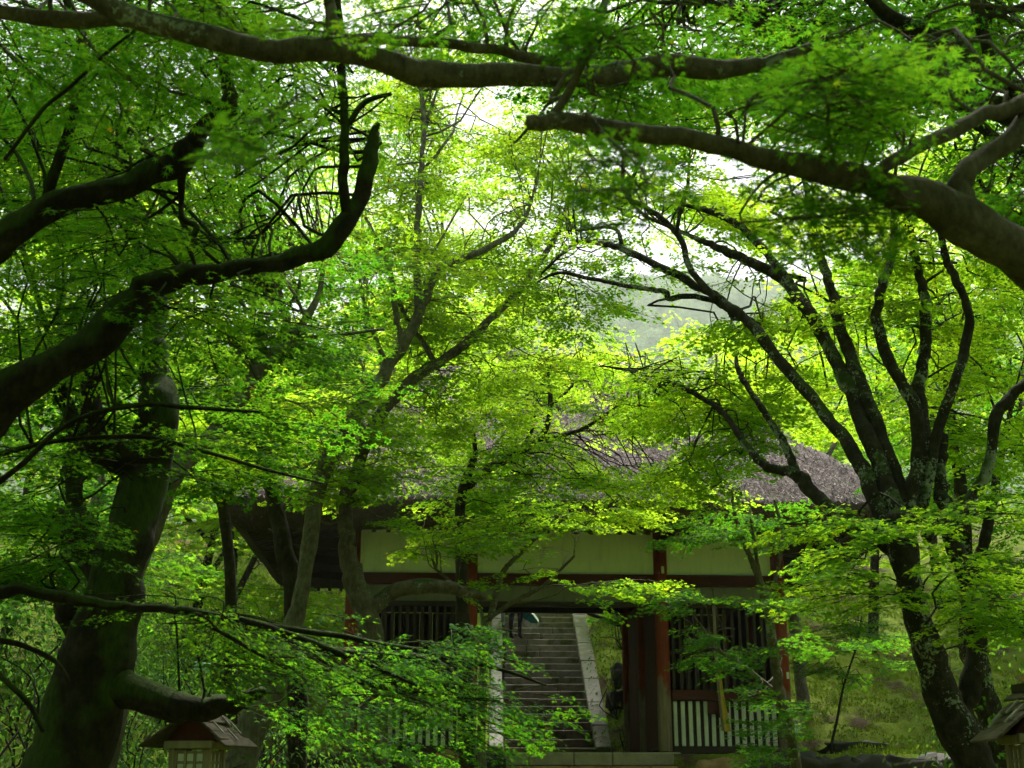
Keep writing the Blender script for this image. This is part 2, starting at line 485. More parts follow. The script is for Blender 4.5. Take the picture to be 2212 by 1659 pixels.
def column(x, y, z0, z1, r, mat):
    mb = MB(); n = 18; zs = [z0, z0+.02, z0+.5, z0+1.2, z0+2.2, z1]
    V, F = [], []
    for k, z in enumerate(zs):
        for i in range(n):
            a = 2*math.pi*i/n
            rr = r*(.985 if k == 0 else 1)*(1+.008*math.sin(3*a+k))
            V.append((x+rr*math.cos(a), y+rr*math.sin(a), z))
    for k in range(len(zs)-1):
        for i in range(n):
            j = (i+1) % n; F.append((k*n+i, k*n+j, k*n+n+j, k*n+n+i))
    F.append(tuple(range(n-1, -1, -1))); F.append(tuple((len(zs)-1)*n+i for i in range(n)))
    mb.add(V, F)
    return G(mb, 'column', mat, True)

Z_LT, Z_LB = 4.60, 4.43          # lintel under the white panels
Z_PT = 5.30                      # top of the white panels
for row, y in enumerate((YF, YF+DEPTH/2, YF+DEPTH)):
    for x in COLX:
        if row == 1 and x in COLX[:0]: continue
        column(x, y, ZF+.02, Z_PT+.25, .105, M['red_column'])
        mb = MB(); mb.box((x, y, ZF-.06), (.42, .42, .14), Matrix.Rotation(rnd.uniform(-.1, .1), 3, 'Z'), .03)
        G(mb, 'base_stone', M['landing_stone'])
for y, mt in ((YF, M['red_beam']), (YF+DEPTH, M['dark_wood'])):
    for k in range(3):
        a, b = COLX[k]+.095, COLX[k+1]-.095
        mb = MB(); mb.box(((a+b)/2, y-.012, (Z_LT+Z_LB)/2-.012), (b-a, .13, Z_LT-Z_LB), bev=.008); G(mb, 'lintel', mt)
        mb = MB(); mb.box(((a+b)/2, y-.02, Z_PT+.10), (b-a, .15, .20), bev=.008); G(mb, 'top_beam', M['dark_wood'])
        if y == YF:
            mb = MB(); mb.box(((a+b)/2, y+.02, (Z_LT+Z_PT)/2-.006), (b-a, .05, Z_PT-Z_LT-.014)); G(mb, 'plaster_panel', M['plaster'])
            mb = MB(); mb.box(((a+b)/2, y+.03, 4.29), (b-a, .04, .25)); G(mb, 'lower_panel', M['plaster_grey'])
            mb = MB(); mb.box(((a+b)/2, y, 4.125), (b-a, .10, .08), bev=.006); G(mb, 'lower_rail', M['dark_wood'])
        else:
            mb = MB(); mb.box(((a+b)/2, y+.02, (Z_LT+Z_PT)/2-.006), (b-a, .05, Z_PT-Z_LT-.014)); G(mb, 'plaster_panel', M['plaster'])
# end panels of the short sides
for x in (COLX[0], COLX[3]):
    for k in range(2):
        a, b = YF+DEPTH/2*k+.095, YF+DEPTH/2*(k+1)-.095
        mb = MB(); mb.box((x, (a+b)/2, 4.5), (.11, b-a, .17)); G(mb, 'lintel', M['red_beam'])
        mb = MB(); mb.box((x, (a+b)/2, (4.60+Z_PT)/2), (.05, b-a, Z_PT-4.61)); G(mb, 'plaster_panel', M['plaster'])
        mb = MB(); mb.box((x, (a+b)/2, Z_PT+.1), (.14, b-a, .20)); G(mb, 'top_beam', M['dark_wood'])
# boarded walls: outer ends, passage sides, back of the two guardian bays (one board each)
def board_wall(p, q, z0, z1, mat, w=.22):
    p, q = Vector(p), Vector(q); d = q-p; n = max(1, round(d.length/w)); u = d/n
    ang = math.atan2(d.y, d.x)
    for i in range(n):
        mb = MB(); c = p+u*(i+.5)
        mb.box((c.x, c.y, (z0+z1)/2), (u.length-.008, .03+rnd.uniform(0, .006), z1-z0), Matrix.Rotation(ang, 3, 'Z'))
        G(mb, 'wall_board', mat)
for x in COLX:
    for k in range(2):
        board_wall((x, YF+DEPTH/2*k+.11, 0), (x, YF+DEPTH/2*(k+1)-.11, 0), ZF+.05, 4.40, M['red_beam'] if x in (COLX[1], COLX[2]) else M['dark_wood'])
for k in (0, 2):
    board_wall((COLX[k]+.11, YF+DEPTH, 0), (COLX[k+1]-.11, YF+DEPTH, 0), ZF+.05, 4.40, M['dark_wood'])
for k in (0, 2):                          # low ceilings of the guardian bays
    mb = MB(); mb.box(((COLX[k]+COLX[k+1])/2, YF+DEPTH/2, 4.42), (COLX[k+1]-COLX[k]-.05, DEPTH-.12, .02)); G(mb, 'bay_ceiling', M['dark_wood'])
for i in range(14):                       # ceiling boards
    a = COLX[0]+.12 + (COLX[3]-COLX[0]-.24)*i/14; w = (COLX[3]-COLX[0]-.24)/14
    mb = MB(); mb.box((a+w/2, YF+DEPTH/2, 5.22+rnd.uniform(0, .01)), (w-.006, DEPTH-.2, .03)); G(mb, 'ceiling_board', M['dark_wood'])
# lattices of the side bays
for k in (0, 2):
    a, b = COLX[k]+.105, COLX[k+1]-.105
    mb = MB(); mb.box(((a+b)/2, YF-.005, 2.775), (b-a-.02, .10, .155), bev=.008); G(mb, 'rail', M['red_beam'])
    mb = MB(); mb.box(((a+b)/2, YF+.01, ZF+.05), (b-a-.02, .12, .09)); G(mb, 'sill', M['dark_wood'])
    mb = MB(); mb.box(((a+b)/2, YF+.055, (ZF+.1+2.69)/2), (b-a-.02, .025, 2.69-ZF-.1)); G(mb, 'backing', M['dark_wood'])
    n = 14; step = (b-a-.12)/(n-1)
    for i in range(n):
        x = a+.06+step*i
        top = 2.69
        if k == 2 and i == 5: top = 2.50
        if k == 2 and i == 6: top = 2.45
        mb = MB(); mb.box((x, YF+.012, (ZF+.10+top)/2), (.062+rnd.uniform(-.003, .003), .035, top-ZF-.10), Matrix.Rotation(rnd.uniform(-.006, .006), 3, 'Y'), .006)
        G(mb, 'white_slat', M['white_slat'])
    for i in range(n):
        x = a+.06+step*i
        mb = MB(); mb.box((x, YF+.03, (2.855+4.08)/2), (.045, .045, 4.08-2.855)); G(mb, 'lattice_bar', M['dark_wood'])
    mb = MB(); mb.box(((a+b)/2, YF+.02, 3.42), (b-a, .03, .05)); G(mb, 'lattice_rail', M['dark_wood'])
mb = MB(); mb.box((4.42, YF-.06, 2.60), (.32, .012, .17)); G(mb, 'patch_board', M['red_beam'])
# paper slips and a name board on the columns
for (x, y, z, w, h) in ((3.63, YF-.11, 4.66, .045, .11), (5.47, YF-.11, 4.60, .04, .10), (5.50, YF-.11, 3.07, .04, .10), (1.02, YF-.06, 5.22, .11, .22)):
    mb = MB(); mb.box((x, y, z), (w, .008, h)); G(mb, 'paper_slip', M['card'] if w < .1 else M['grey_wood'])

# hipped thatch roof
EX0, EX1, EY0, EY1 = -2.96, 7.26, 19.02, 26.18
ZE, ZR, SLOPE = 5.36, 8.35, .90
def roof_z(x, y):
    dx = np.minimum(x-EX0, EX1-x); dy = np.minimum(y-EY0, EY1-y)
    k = .35
    hmin = np.clip(.5+.5*(dy-dx)/k, 0, 1)
    d = dy*(1-hmin)+dx*hmin - k*hmin*(1-hmin)
    d = np.maximum(d, 0)
    z = ZE + SLOPE*d + .10*np.sqrt(np.maximum(d, 0)+.0001)
    return np.minimum(z, ZR)
def build_roof():
    nx, ny = 120, 84
    xs = np.linspace(EX0, EX1, nx); ys = np.linspace(EY0, EY1, ny)
    X, Y = np.meshgrid(xs, ys); x = X.ravel(); y = Y.ravel(); z = roof_z(x, y)
    for i in range(len(x)):
        p = Vector((x[i]*1.2, y[i]*1.2, z[i]))
        z[i] += .035*mnoise.noise(p) + .02*mnoise.noise(p*4)
    V = np.stack([x, y, z], 1)
    idx = np.arange(nx*ny).reshape(ny, nx)
    F = np.stack([idx[:-1, :-1], idx[:-1, 1:], idx[1:, 1:], idx[1:, :-1]], -1).reshape(-1, 4)
    mb = MB(); mb.add(V, F)
    # rim: rounded cut of the thatch, then its underside back to the wall plate
    ring = [idx[0, i] for i in range(nx)] + [idx[j, nx-1] for j in range(1, ny)] + [idx[ny-1, i] for i in range(nx-2, -1, -1)] + [idx[j, 0] for j in range(ny-2, 0, -1)]
    base = V[ring]; cen = np.array([(EX0+EX1)/2, (EY0+EY1)/2])
    prev = ring; n = len(ring)
    for (ins, dz) in ((.03, -.10), (.12, -.24), (.32, -.36), (.60, -.30), (1.72, -.02)):
        hx, hy = (EX1-EX0)/2, (EY1-EY0)/2
        q = base.copy()
        q[:, 0] = cen[0] + (base[:, 0]-cen[0])*(hx-ins)/hx; q[:, 1] = cen[1] + (base[:, 1]-cen[1])*(hy-ins)/hy
        q[:, 2] = base[:, 2] + dz + np.array([.012*mnoise.noise(Vector((p[0]*3, p[1]*3, dz*9))) for p in q])
        st = len(mb.v); mb.v.extend([tuple(map(float, p)) for p in q])
        cur = list(range(st, st+n))
        for i in range(n):
            j = (i+1) % n; mb.f.append((prev[j], prev[i], cur[i], cur[j]))
        prev = cur
    rf = G(mb, 'roof', M['thatch'], True)
    # loose straw on the surface and hanging from the cut edge
    r = np.random.default_rng(3); N = 52000
    px = r.uniform(EX0+.02, EX1-.02, N); py = r.uniform(EY0, EY1, N); keep = (py < 23.6) | (px < EX0+2.2) | (px > EX1-2.2)
    px, py = px[keep], py[keep]; pz = roof_z(px, py); ok = pz < ZR-.02; px, py, pz = px[ok], py[ok], pz[ok]
    e = .02; gx = (roof_z(px+e, py)-roof_z(px-e, py))/(2*e); gy = (roof_z(px, py+e)-roof_z(px, py-e))/(2*e)
    nrm = np.stack([-gx, -gy, np.ones_like(gx)], 1); nrm /= np.linalg.norm(nrm, axis=1)[:, None]
    d = np.stack([-gx, -gy, -(gx**2+gy**2)], 1); d /= np.linalg.norm(d, axis=1)[:, None]+1e-6
    s = np.cross(nrm, d); a = r.normal(0, .55, len(px))[:, None]
    dd = d*np.cos(a)+s*np.sin(a); ss = np.cross(nrm, dd)
    L = r.uniform(.03, .09, len(px))[:, None]; W = r.uniform(.003, .006, len(px))[:, None]
    c = np.stack([px, py, pz], 1) + nrm*r.uniform(.004, .03, len(px))[:, None]
    up = nrm*r.normal(.012, .016, len(px))[:, None]
    V = np.stack([c-dd*L/2-ss*W, c-dd*L/2+ss*W, c+dd*L/2+ss*W+up, c+dd*L/2-ss*W+up], 1).reshape(-1, 3)
    F = np.arange(len(V)).reshape(-1, 4)
    me = mesh_np('straw', V, F)
    o = link('straw', me, rf, M['straw']); o['kind'] = 'stuff'
    return rf
build_roof()
# box ridge of weathered boards
zr = ZR-.02
for (x0, x1, z, w, h, dy) in ((.55, 3.75, .05, .95, .05, 0), (.75, 3.55, .115, .70, .05, 0), (.85, 3.45, .20, .14, .10, -.22), (.85, 3.45, .20, .14, .10, .22), (.70, 3.60, .29, .62, .05, 0), (.95, 3.35, .37, .22, .08, 0)):
    mb = MB(); mb.box(((x0+x1)/2, 22.6+dy, zr+z), (x1-x0, w, h), bev=.012); G(mb, 'ridge_board', M['grey_wood'])
for x in (1.1, 1.7, 2.3, 2.9, 3.3):
    mb = MB(); mb.beam((x, 22.1, zr+.03), (x, 22.6, zr+.38), .09, .07); G(mb, 'ridge_weight', M['grey_wood'])
# rafters under the eaves
zw, zo = 5.42, 5.10
x = EX0+.5
while x < EX1-.45:
    inset = max(0, COLX[0]-x, x-COLX[3])
    if inset < 1.5:
        for (ya, yb) in ((YF-.02-inset, EY0+.35), (YF+DEPTH+.02+inset, EY1-.35)):
            t = inset/1.75
            mb = MB(); mb.beam((x, ya, zw+(zo-zw)*t-.07), (x, yb, zo-.10), .055, .07); G(mb, 'rafter', M['rafter_wood'])
    x += .21
y = EY0+.5
while y < EY1-.45:
    inset = max(0, YF-y, y-YF-DEPTH)
    if inset < 1.5:
        for (xa, xb) in ((COLX[0]-.02-inset, EX0+.35), (COLX[3]+.02+inset, EX1-.35)):
            t = inset/1.75
            mb = MB(); mb.beam((xa, y, zw+(zo-zw)*t-.07), (xb, y, zo-.10), .055, .07); G(mb, 'rafter', M['rafter_wood'])
    y += .21
for (a, b) in (((COLX[0]-.05, YF-.95, 5.16), (COLX[3]+.05, YF-.95, 5.16)), ((COLX[0]-.95, YF-.9, 5.16), (COLX[0]-.95, YF+DEPTH+.9, 5.16)), ((COLX[3]+.95, YF-.9, 5.16), (COLX[3]+.95, YF+DEPTH+.9, 5.16))):
    mb = MB(); mb.beam(a, b, .10, .12); G(mb, 'purlin', M['dark_wood'])
for x in COLX:                     # bracket arms carrying the purlin
    mb = MB(); mb.beam((x, YF-.05, 5.0), (x, YF-1.05, 5.10), .10, .14); G(mb, 'bracket_arm', M['dark_wood'])
for y in (YF, YF+DEPTH/2, YF+DEPTH):
    for (x, s) in ((COLX[0], -1), (COLX[3], 1)):
        mb = MB(); mb.beam((x+s*.05, y, 5.0), (x+s*1.05, y, 5.10), .10, .14); G(mb, 'bracket_arm', M['dark_wood'])

# long cloth strip hanging in front of the right lattice
hang = thing('hanging_strip', 'long tan strip with ochre lower half hanging before the right white slats', 'banner', (4.40, YF-.13, 4.1))
mb = MB()
pts = [(0, 4.12, .05), (.0, 3.4, .055), (.02, 3.0, .06), (.05, 2.6, .07), (.07, 2.25, .075)]
V = []
for (dx, z, w) in pts: V += [(dx-w/2, -.02, z-4.1), (dx-w/6, .0, z-4.1), (dx+w/6, -.015, z-4.1), (dx+w/2, .005, z-4.1)]
F = [(k*4+i, k*4+i+1, k*4+i+5, k*4+i+4) for k in range(len(pts)-1) for i in range(3)]
mb.add(V, F); mb.build('tan_cloth', M['tan'], hang)
mb = MB()
V = []
for (dx, z, w) in ((.04, 3.2, .03), (.06, 2.8, .05), (.10, 2.45, .085), (.13, 2.24, .095)): V += [(dx-w/2, -.05, z-4.1), (dx, -.03, z-4.1), (dx+w/2, -.05, z-4.1)]
mb.add(V, [(k*3+i, k*3+i+1, k*3+i+4, k*3+i+3) for k in range(3) for i in range(2)]); mb.build('ochre_cloth', M['yellow'], hang)
mb = MB(); mb.beam((0, 0, .0), (0, .02, .28), .012, .012); mb.build('cord', M['dark_wood'], hang)

# ------------------------------------------------------------------ stairs behind the gate
SK = .053                           # the flight runs a little to the right
def sx(y): return (y-24.8)*SK
stair = thing('stone_staircase', 'long flight of worn stone steps climbing behind the gate', 'stairs', (2.26, 24.8, ZF))
def S(mb, name, mat, sm=False):
    o = mb.build(name, mat, stair, sm); o.location = (-2.26, -24.8, -ZF); return o
RISE, TREAD, NST = .162, .355, 27
rot = Matrix.Rotation(-math.atan(SK), 3, 'Z')
for i in range(NST):
    y0 = 24.8+TREAD*i; z = ZF+RISE*(i+1)
    xs0, xs1 = 1.44+sx(y0), 3.10+sx(y0)
    cuts = [xs0] + sorted(rnd.uniform(xs0+.35, xs1-.35) for _ in range(rnd.choice((1, 1, 2)))) + [xs1]
    st = None
    for a, b in zip(cuts[:-1], cuts[1:]):
        if b-a < .12: continue
        mb = MB(); j = rnd.uniform(-.014, .014)
        mb.box(((a+b)/2, y0+.24+rnd.uniform(-.012, .012), z-.125+j*.5), (b-a-.006, .50, .25), rot @ Matrix.Rotation(j*.6, 3, 'Y'), .014)
        S(mb, 'step', M['step_stone'])
for side, (xa, w) in enumerate(((1.29, .24), (3.20, .30))):
    i = 0; y0 = 24.7
    while y0 < 24.8+TREAD*NST:
        L = rnd.uniform(.75, 1.15); y1 = y0+L
        za, zb = ZF+RISE*((y0-24.8)/TREAD)+.16, ZF+RISE*((y1-24.8)/TREAD)+.16
        a = Vector((xa+sx(y0)-.02, y0, za+rnd.uniform(-.01, .01))); b = Vector((xa+sx(y1)-.02, y1-.012, zb+rnd.uniform(-.01, .01)))
        mb = MB(); d = (b-a); q = d.to_track_quat('X', 'Z').to_matrix()
        mb.box((a+b)/2-Vector((0, 0, .09)), (d.length-.012, w+rnd.uniform(-.02, .02), .34), q, .016)
        S(mb, 'kerb_stone', M['rail_stone'])
        y0 = y1

# stone landing in front of the passage
land = thing('stone_landing', 'two courses of cut stone forming the step up to the gate passage', 'steps', (2.2, 19.6, 1.3))
for course, (z0, z1, yy, mat) in enumerate(((1.735, ZF-.01, 19.75, M['landing_stone']), (1.54, 1.727, 19.40, M['brown_stone']), (1.34, 1.532, 19.05, M['landing_stone']), (1.15, 1.332, 18.7, M['landing_stone']))):
    x = .85
    while x < 3.45:
        L = min(rnd.uniform(.55, .85), 3.55-x)
        if 3.55-(x+L) < .3: L = 3.55-x
        mb = MB(); mb.box((x+L/2, yy+.4, (z0+z1)/2), (L-.010, .80, z1-z0), Matrix.Rotation(rnd.uniform(-.006, .006), 3, 'Z'), .014)
        o = mb.build('block', mat, land); o.location = (-2.2, -19.6, -1.3); x += L

# retaining wall of rough rocks left and right of the landing
def rock_mesh(seed, s):
    r = random.Random(seed); n, k = 20, 12
    V, F = [], []
    off = Vector((r.uniform(0, 50), r.uniform(0, 50), r.uniform(0, 50)))
    for j in range(k+1):
        th = math.pi*j/k
        for i in range(n):
            a = 2*math.pi*i/n
            p = Vector((math.sin(th)*math.cos(a), math.sin(th)*math.sin(a), math.cos(th)))
            e = .42; q = Vector([math.copysign(abs(c)**e, c) for c in p])
            q *= 1+.45*mnoise.noise(q*1.6+off)+.20*mnoise.noise(q*3.9+off)+.06*mnoise.noise(q*9+off)
            V.append((q.x*s[0]/2, q.y*s[1]/2, q.z*s[2]/2))
    for j in range(k):
        for i in range(n):
            i2 = (i+1) % n; F.append((j*n+i, (j+1)*n+i, (j+1)*n+i2, j*n+i2))
    return V, F
for nm, x0, x1, lab in (('stone_wall', -3.4, .80, 'dark rough stone retaining wall beneath the left white slats'), ('stone_wall', 3.62, 8.4, 'dark rough stone retaining wall beneath the right white slats and moss bank')):
    wl_ = thing(nm, lab, 'wall', ((x0+x1)/2, 19.45, 1.1))
    for row in range(2):
        x = x0+row*.2
        while x < x1:
            L = rnd.uniform(.42, .85); z = 1.22+row*.38+rnd.uniform(-.03, .05)
            mb = MB(); V, F = rock_mesh(rnd.random(), (L*1.05, .55, .50)); mb.add(V, F)
            o = mb.build('stone', M['rock'] if rnd.random() < .9 else M['brown_stone'], wl_, True)
            o.location = (x+L/2-(x0+x1)/2, rnd.uniform(-.05, .05), z-1.1); o.rotation_euler = (rnd.uniform(-.1, .1), rnd.uniform(-.08, .08), rnd.uniform(-.2, .2))
            x += L*.93

# boulders and stones on the mossy bank
for (u, v, Y, s, lab) in ((1845, 1592, 21.5, (.9, .6, .28), 'long low mossy rock at the foot of the moss bank'),
                          (1330, 1445, 26.5, (.35, .3, .35), 'grey boulder beside the right stair kerb'),
                          (1345, 1400, 27.5, (.5, .4, .5), 'upright grey boulder in the moss beyond the stair kerb')):
    p = P(u, v, Y); V, F = rock_mesh(u*.37, s); mb = MB(); mb.add(V, F)
    o = mb.build('boulder', M['rock'], None, True); z = hz(p[0], p[1]); o.location = (p[0], p[1], z+s[2]*.25); tag(o, lab, 'rock')

# small white-slotted box lantern on a post beside the right corner column
lp = P(1720, 1570, 20.2)
lamp = thing('post_lantern', 'small pale wooden post lantern with white openings beside the corner column', 'lantern', (lp[0], lp[1], hz(lp[0], lp[1])))
zb = lp[2]-lamp.location.z
mb = MB(); mb.box((0, 0, zb/2-.2), (.06, .06, zb+.1)); mb.build('post', M['pale_wood'], lamp)
mb = MB(); mb.box((0, 0, zb-.13), (.17, .14, .03), bev=.005); mb.build('shelf', M['pale_wood'], lamp)
for sx_ in (-.06, .06):
    mb = MB(); mb.box((sx_, -.04, zb+.06), (.02, .02, .34)); mb.build('corner_post', M['pale_wood'], lamp)
for k in range(3):
    mb = MB(); mb.box((0, -.03, zb-.04+.10*k), (.09, .008, .075)); mb.build('pane', M['paper'], lamp)
mb = MB(); mb.box((0, -.01, zb+.24), (.22, .20, .025), bev=.004); mb.build('cap', M['dark_wood'], lamp)

# ------------------------------------------------------------------ wooden lanterns by the path
def lantern(label, loc, ztop, rz, s=1.0):
    t = thing('wooden_lantern', label, 'lantern', loc, rz)
    zb = ztop-loc[2]                      # height of the box top
    W, D, H = .32*s, .32*s, .36*s
    def B(name, c, sz, mat, Mx=None, bev=.004):
        mb = MB(); mb.box(c, sz, Mx, bev); return mb.build(name, mat, t)
    B('post', (0, 0, (zb-H-.05)/2-.1), (.13*s, .13*s, zb-H-.05+.2), M['dark_wood'])
    B('base_board', (0, 0, zb-H-.02), (W+.07*s, D+.07*s, .04), M['pale_wood'])
    for a in (-1, 1):
        for b in (-1, 1):
            B('corner_post', (a*(W/2-.022*s), b*(D/2-.022*s), zb-H/2), (.044*s, .044*s, H), M['pale_wood'])
    B('head_board', (0, -D/2-.012, zb+.028*s), (W+.06*s, .05*s, .055*s), M['pale_wood'])
    B('head_board', (0, D/2+.012, zb+.028*s), (W+.06*s, .05*s, .055*s), M['pale_wood'])
    B('head_board', (W/2+.012, 0, zb+.022*s), (.05*s, D-.03, .055*s), M['pale_wood'])
    B('head_board', (-W/2-.012, 0, zb+.022*s), (.05*s, D-.03, .055*s), M['pale_wood'])
    gw = W-.10*s
    for face in range(4):
        Mx = Matrix.Rotation(face*math.pi/2, 3, 'Z')
        for i in range(3):
            for k in range(3):
                c = Mx @ Vector(((i-1)*gw/3*1.0, -D/2+.030*s, zb-H*.17-(k)*gw/3))
                B('pane', c, (gw/3-.020*s, .006, gw/3-.020*s), M['paper'], Mx, 0)
        for i in range(4):
            c = Mx @ Vector(((i-1.5)*gw/3, -D/2+.022*s, zb-H*.5)); B('lattice_bar', c, (.016*s, .020, H-.02), M['pale_wood'], Mx, 0)
        for k in range(4):
            c = Mx @ Vector((0, -D/2+.024*s, zb-H*.17+gw/6-k*gw/3)); B('lattice_bar', c, (gw+.01, .016, .014*s), M['pale_wood'], Mx, 0)
    # gable roof, ridge towards the viewer
    hw, rise, len_ = .345*s, .27*s, .58*s
    mb = MB(); y = -D/2+.02
    mb.add([(-W*.62, y, zb+.055*s), (W*.62, y, zb+.055*s), (0, y, zb+.055*s+rise*.82)], [(0, 1, 2)])
    mb.add([(-W*.62, y+.02, zb+.055*s), (W*.62, y+.02, zb+.055*s), (0, y+.02, zb+.055*s+rise*.82)], [(2, 1, 0)])
    mb.build('gable', M['red_beam'], t)
    mb = MB(); y = D/2-.02
    mb.add([(-W*.62, y, zb+.055*s), (W*.62, y, zb+.055*s), (0, y, zb+.055*s+rise*.82)], [(2, 1, 0)])
    mb.build('gable', M['red_beam'], t)
    r = random.Random(int(s*100))
    for sgn in (-1, 1):
        nb = 5
        for k in range(nb):                       # overlapping boards, eave to ridge
            f0, f1 = k/nb, (k+1.25)/nb
            xa, xb = sgn*hw*(1-f0), sgn*hw*(1-min(f1, 1))
            za, zb2 = zb+.01*s+rise*1.1*f0, zb+.01*s+rise*1.1*min(f1, 1)
            sag = -.03*s*math.sin(math.pi*(f0+f1)/2)
            mb = MB(); a = Vector((xa, r.uniform(-.008, .008), za+.012*k*.2+sag+.015)); b = Vector((xb, 0, zb2+sag+.008))
            d = b-a; q = d.to_track_quat('X', 'Z').to_matrix()
            mb.box((a+b)/2, (d.length, len_+r.uniform(-.02, .02), .016*s), q, .003); mb.build('roof_board', M['lantern_roof'], t)
        for k in range(5):
            f = r.uniform(.05, .8); yb = r.uniform(-.45, .45)*len_
            mb = MB(); a = Vector((sgn*hw*(1-f), yb, zb+.04*s+rise*1.1*f)); b = Vector((sgn*hw*(1-f-.25), yb+.01, zb+.045*s+rise*1.1*(f+.25)))
            mb.beam(a, b, .014, .010); mb.build('roof_batten', M['grey_wood'], t)
    B('ridge_cap', (0, 0, zb+rise*1.1+.045*s), (.07*s, len_+.03, .055*s), M['dark_wood'])
    return t
lp = P(428, 1618, 10.0)
lantern('wooden lantern with paper grid panes under the low mossy limb', (lp[0], lp[1], hz(lp[0], lp[1])), lp[2], math.radians(-14), .94)
lp = P(2246, 1606, 7.9)
lantern('wooden lantern with board roof beside the multi-stemmed lichen maple', (lp[0], lp[1], hz(lp[0], lp[1])), lp[2], math.radians(-4), .95)

# pale teal-topped signboard standing in the undergrowth
sp = P(437, 1440, 17.5); gz = hz(sp[0], sp[1])
sg = thing('notice_board', 'pale teal notice board on a post in the undergrowth', 'sign', (sp[0], sp[1], gz))
mb = MB(); mb.box((0, 0, sp[2]-gz), (.20, .04, .10), Matrix.Rotation(.1, 3, 'Y'), .006); mb.build('board', M['teal_board'], sg)
mb = MB(); mb.box((.02, .01, (sp[2]-gz)/2-.05), (.05, .05, sp[2]-gz), bev=.004); mb.build('post', M['grey_wood'], sg)

# ------------------------------------------------------------------ people on the stairs
def skin_mesh(name, joints, edges, parent, mats, zsplit):
    me = bpy.data.meshes.new(name)
    me.from_pydata([j[0] for j in joints], edges, []); me.update()
    o = bpy.data.objects.new(name, me); C.objects.link(o); o.parent = parent
    md = o.modifiers.new('skin', 'SKIN'); md.use_smooth_shade = True
    for i, j in enumerate(joints):
        me.skin_vertices[0].data[i].radius = (j[1], j[2] if len(j) > 2 else j[1])
        me.skin_vertices[0].data[i].use_root = (i == 0)
    sub = o.modifiers.new('sub', 'SUBSURF'); sub.levels = 2; sub.render_levels = 2
    dg = bpy.context.evaluated_depsgraph_get()
    ev = o.evaluated_get(dg); nm = bpy.data.meshes.new_from_object(ev)
    o.modifiers.clear(); o.data = nm
    nm.materials.clear()
    for m_ in mats: nm.materials.append(m_)
    for p in nm.polygons:
        p.material_index = zsplit(p.center); p.use_smooth = True
    return o

def person(label, loc, rz, trousers, top, arm_r, arm_l):
    t = thing('person', label, 'person', loc, rz)
    J = [((0, 0, .86), .135, .10), ((0, 0, 1.05), .125, .095), ((0, .0, 1.28), .15, .10), ((0, .01, 1.38), .10, .075), ((0, .0, 1.44), .045), ((0, -.02, 1.53), .075, .085), ((0, -.02, 1.60), .07, .08),
         ((-.09, 0, .80), .085), ((-.10, -.03, .46), .058), ((-.10, .02, .10), .042), ((-.10, -.12, .04), .035),
         ((.09, 0, .80), .085), ((.10, .02, .46), .058), ((.10, .06, .10), .042), ((.10, -.08, .04), .035)]
    E_ = [(0, 1), (1, 2), (2, 3), (3, 4), (4, 5), (5, 6), (0, 7), (7, 8), (8, 9), (9, 10), (0, 11), (11, 12), (12, 13), (13, 14)]
    for s, (el, wr) in ((-1, arm_l), (1, arm_r)):
        n = len(J); J += [((s*.18, .0, 1.33), .058), (el, .042), (wr, .030)]
        E_ += [(3, n), (n, n+1), (n+1, n+2)]
        w = Vector(wr); dirv = (w-Vector(el)).normalized(); side = dirv.cross(Vector((0, 1, .2))).normalized()
        k = len(J); J.append((tuple(w+dirv*.06), .026, .016)); E_.append((n+2, k))
        for f in range(4):
            a = w+dirv*.10+side*(f-1.5)*.022; b = a+dirv*(.05+.008*(1.5-abs(f-1.2)))+Vector((0, -.015, 0))
            q = len(J); J += [(tuple(a), .009), (tuple(b), .0075)]; E_ += [(k, q), (q, q+1)]
        q = len(J); th_ = w+dirv*.03+side*.045; J += [(tuple(th_), .010), (tuple(th_+dirv*.04+side*.008), .008)]; E_ += [(n+2, q), (q, q+1)]
    def zs(c):
        if c.z > 1.455: return 2
        if c.z < .065: return 3
        if c.z < .93 and abs(c.x) < .17: return 0
        if (Vector(arm_r[1])-c).length < .15 or (Vector(arm_l[1])-c).length < .15: return 2
        return 1
    b = skin_mesh('body', J, E_, t, [trousers, top, M['skin'], M['black_cloth']], zs)
    mb = MB(); V, F = [], []
    for j in range(7):
        th = (math.pi*.58)*j/6
        for i in range(14):
            a = 2*math.pi*i/14; V.append((.098*math.sin(th)*math.cos(a), .010+.108*math.sin(th)*math.sin(a), 1.585+.10*math.cos(th)-(.05 if math.sin(a) > .2 else 0)*(j/6)))
    for j in range(6):
        for i in range(14): F.append((j*14+i, (j+1)*14+i, (j+1)*14+(i+1) % 14, j*14+(i+1) % 14))
    mb.add(V, F); mb.build('hair', M['hair'], t, True)
    for s in (-1, 1):
        mb = MB(); mb.add(*rock_mesh(3, (.02, .012, .014))); e = mb.build('eye', M['hair'], t, True); e.location = (s*.032, -.102, 1.555)
    return t
def on_step(u, v_guess, k):
    y = 24.8+TREAD*k+.17; z = ZF+RISE*(k+1)+.004
    # x where that step is seen at image column u
    lo, hi = 0., 6.
    for _ in range(40):
        m_ = (lo+hi)/2
        if proj(np.array([m_, y, z]))[0] < u: lo = m_
        else: hi = m_
    return (lo, y, z)
l1 = on_step(1114, 0, 15)
person('person in dark trousers and jacket holding a white-edged umbrella low on the stone steps', l1, math.radians(150), M['black_cloth'], M['black_cloth'], ((.26, .04, 1.08), (.30, -.02, .84)), ((-.24, .03, 1.08), (-.24, -.08, .86)))
l2 = on_step(1096, 0, 17)
person('person in a teal top and grey trousers standing higher on the stone steps', l2, math.radians(-10), M['grey_cloth'], M['teal_cloth'], ((.25, .03, 1.08), (.25, -.1, .86)), ((-.24, .03, 1.08), (-.22, -.1, .86)))
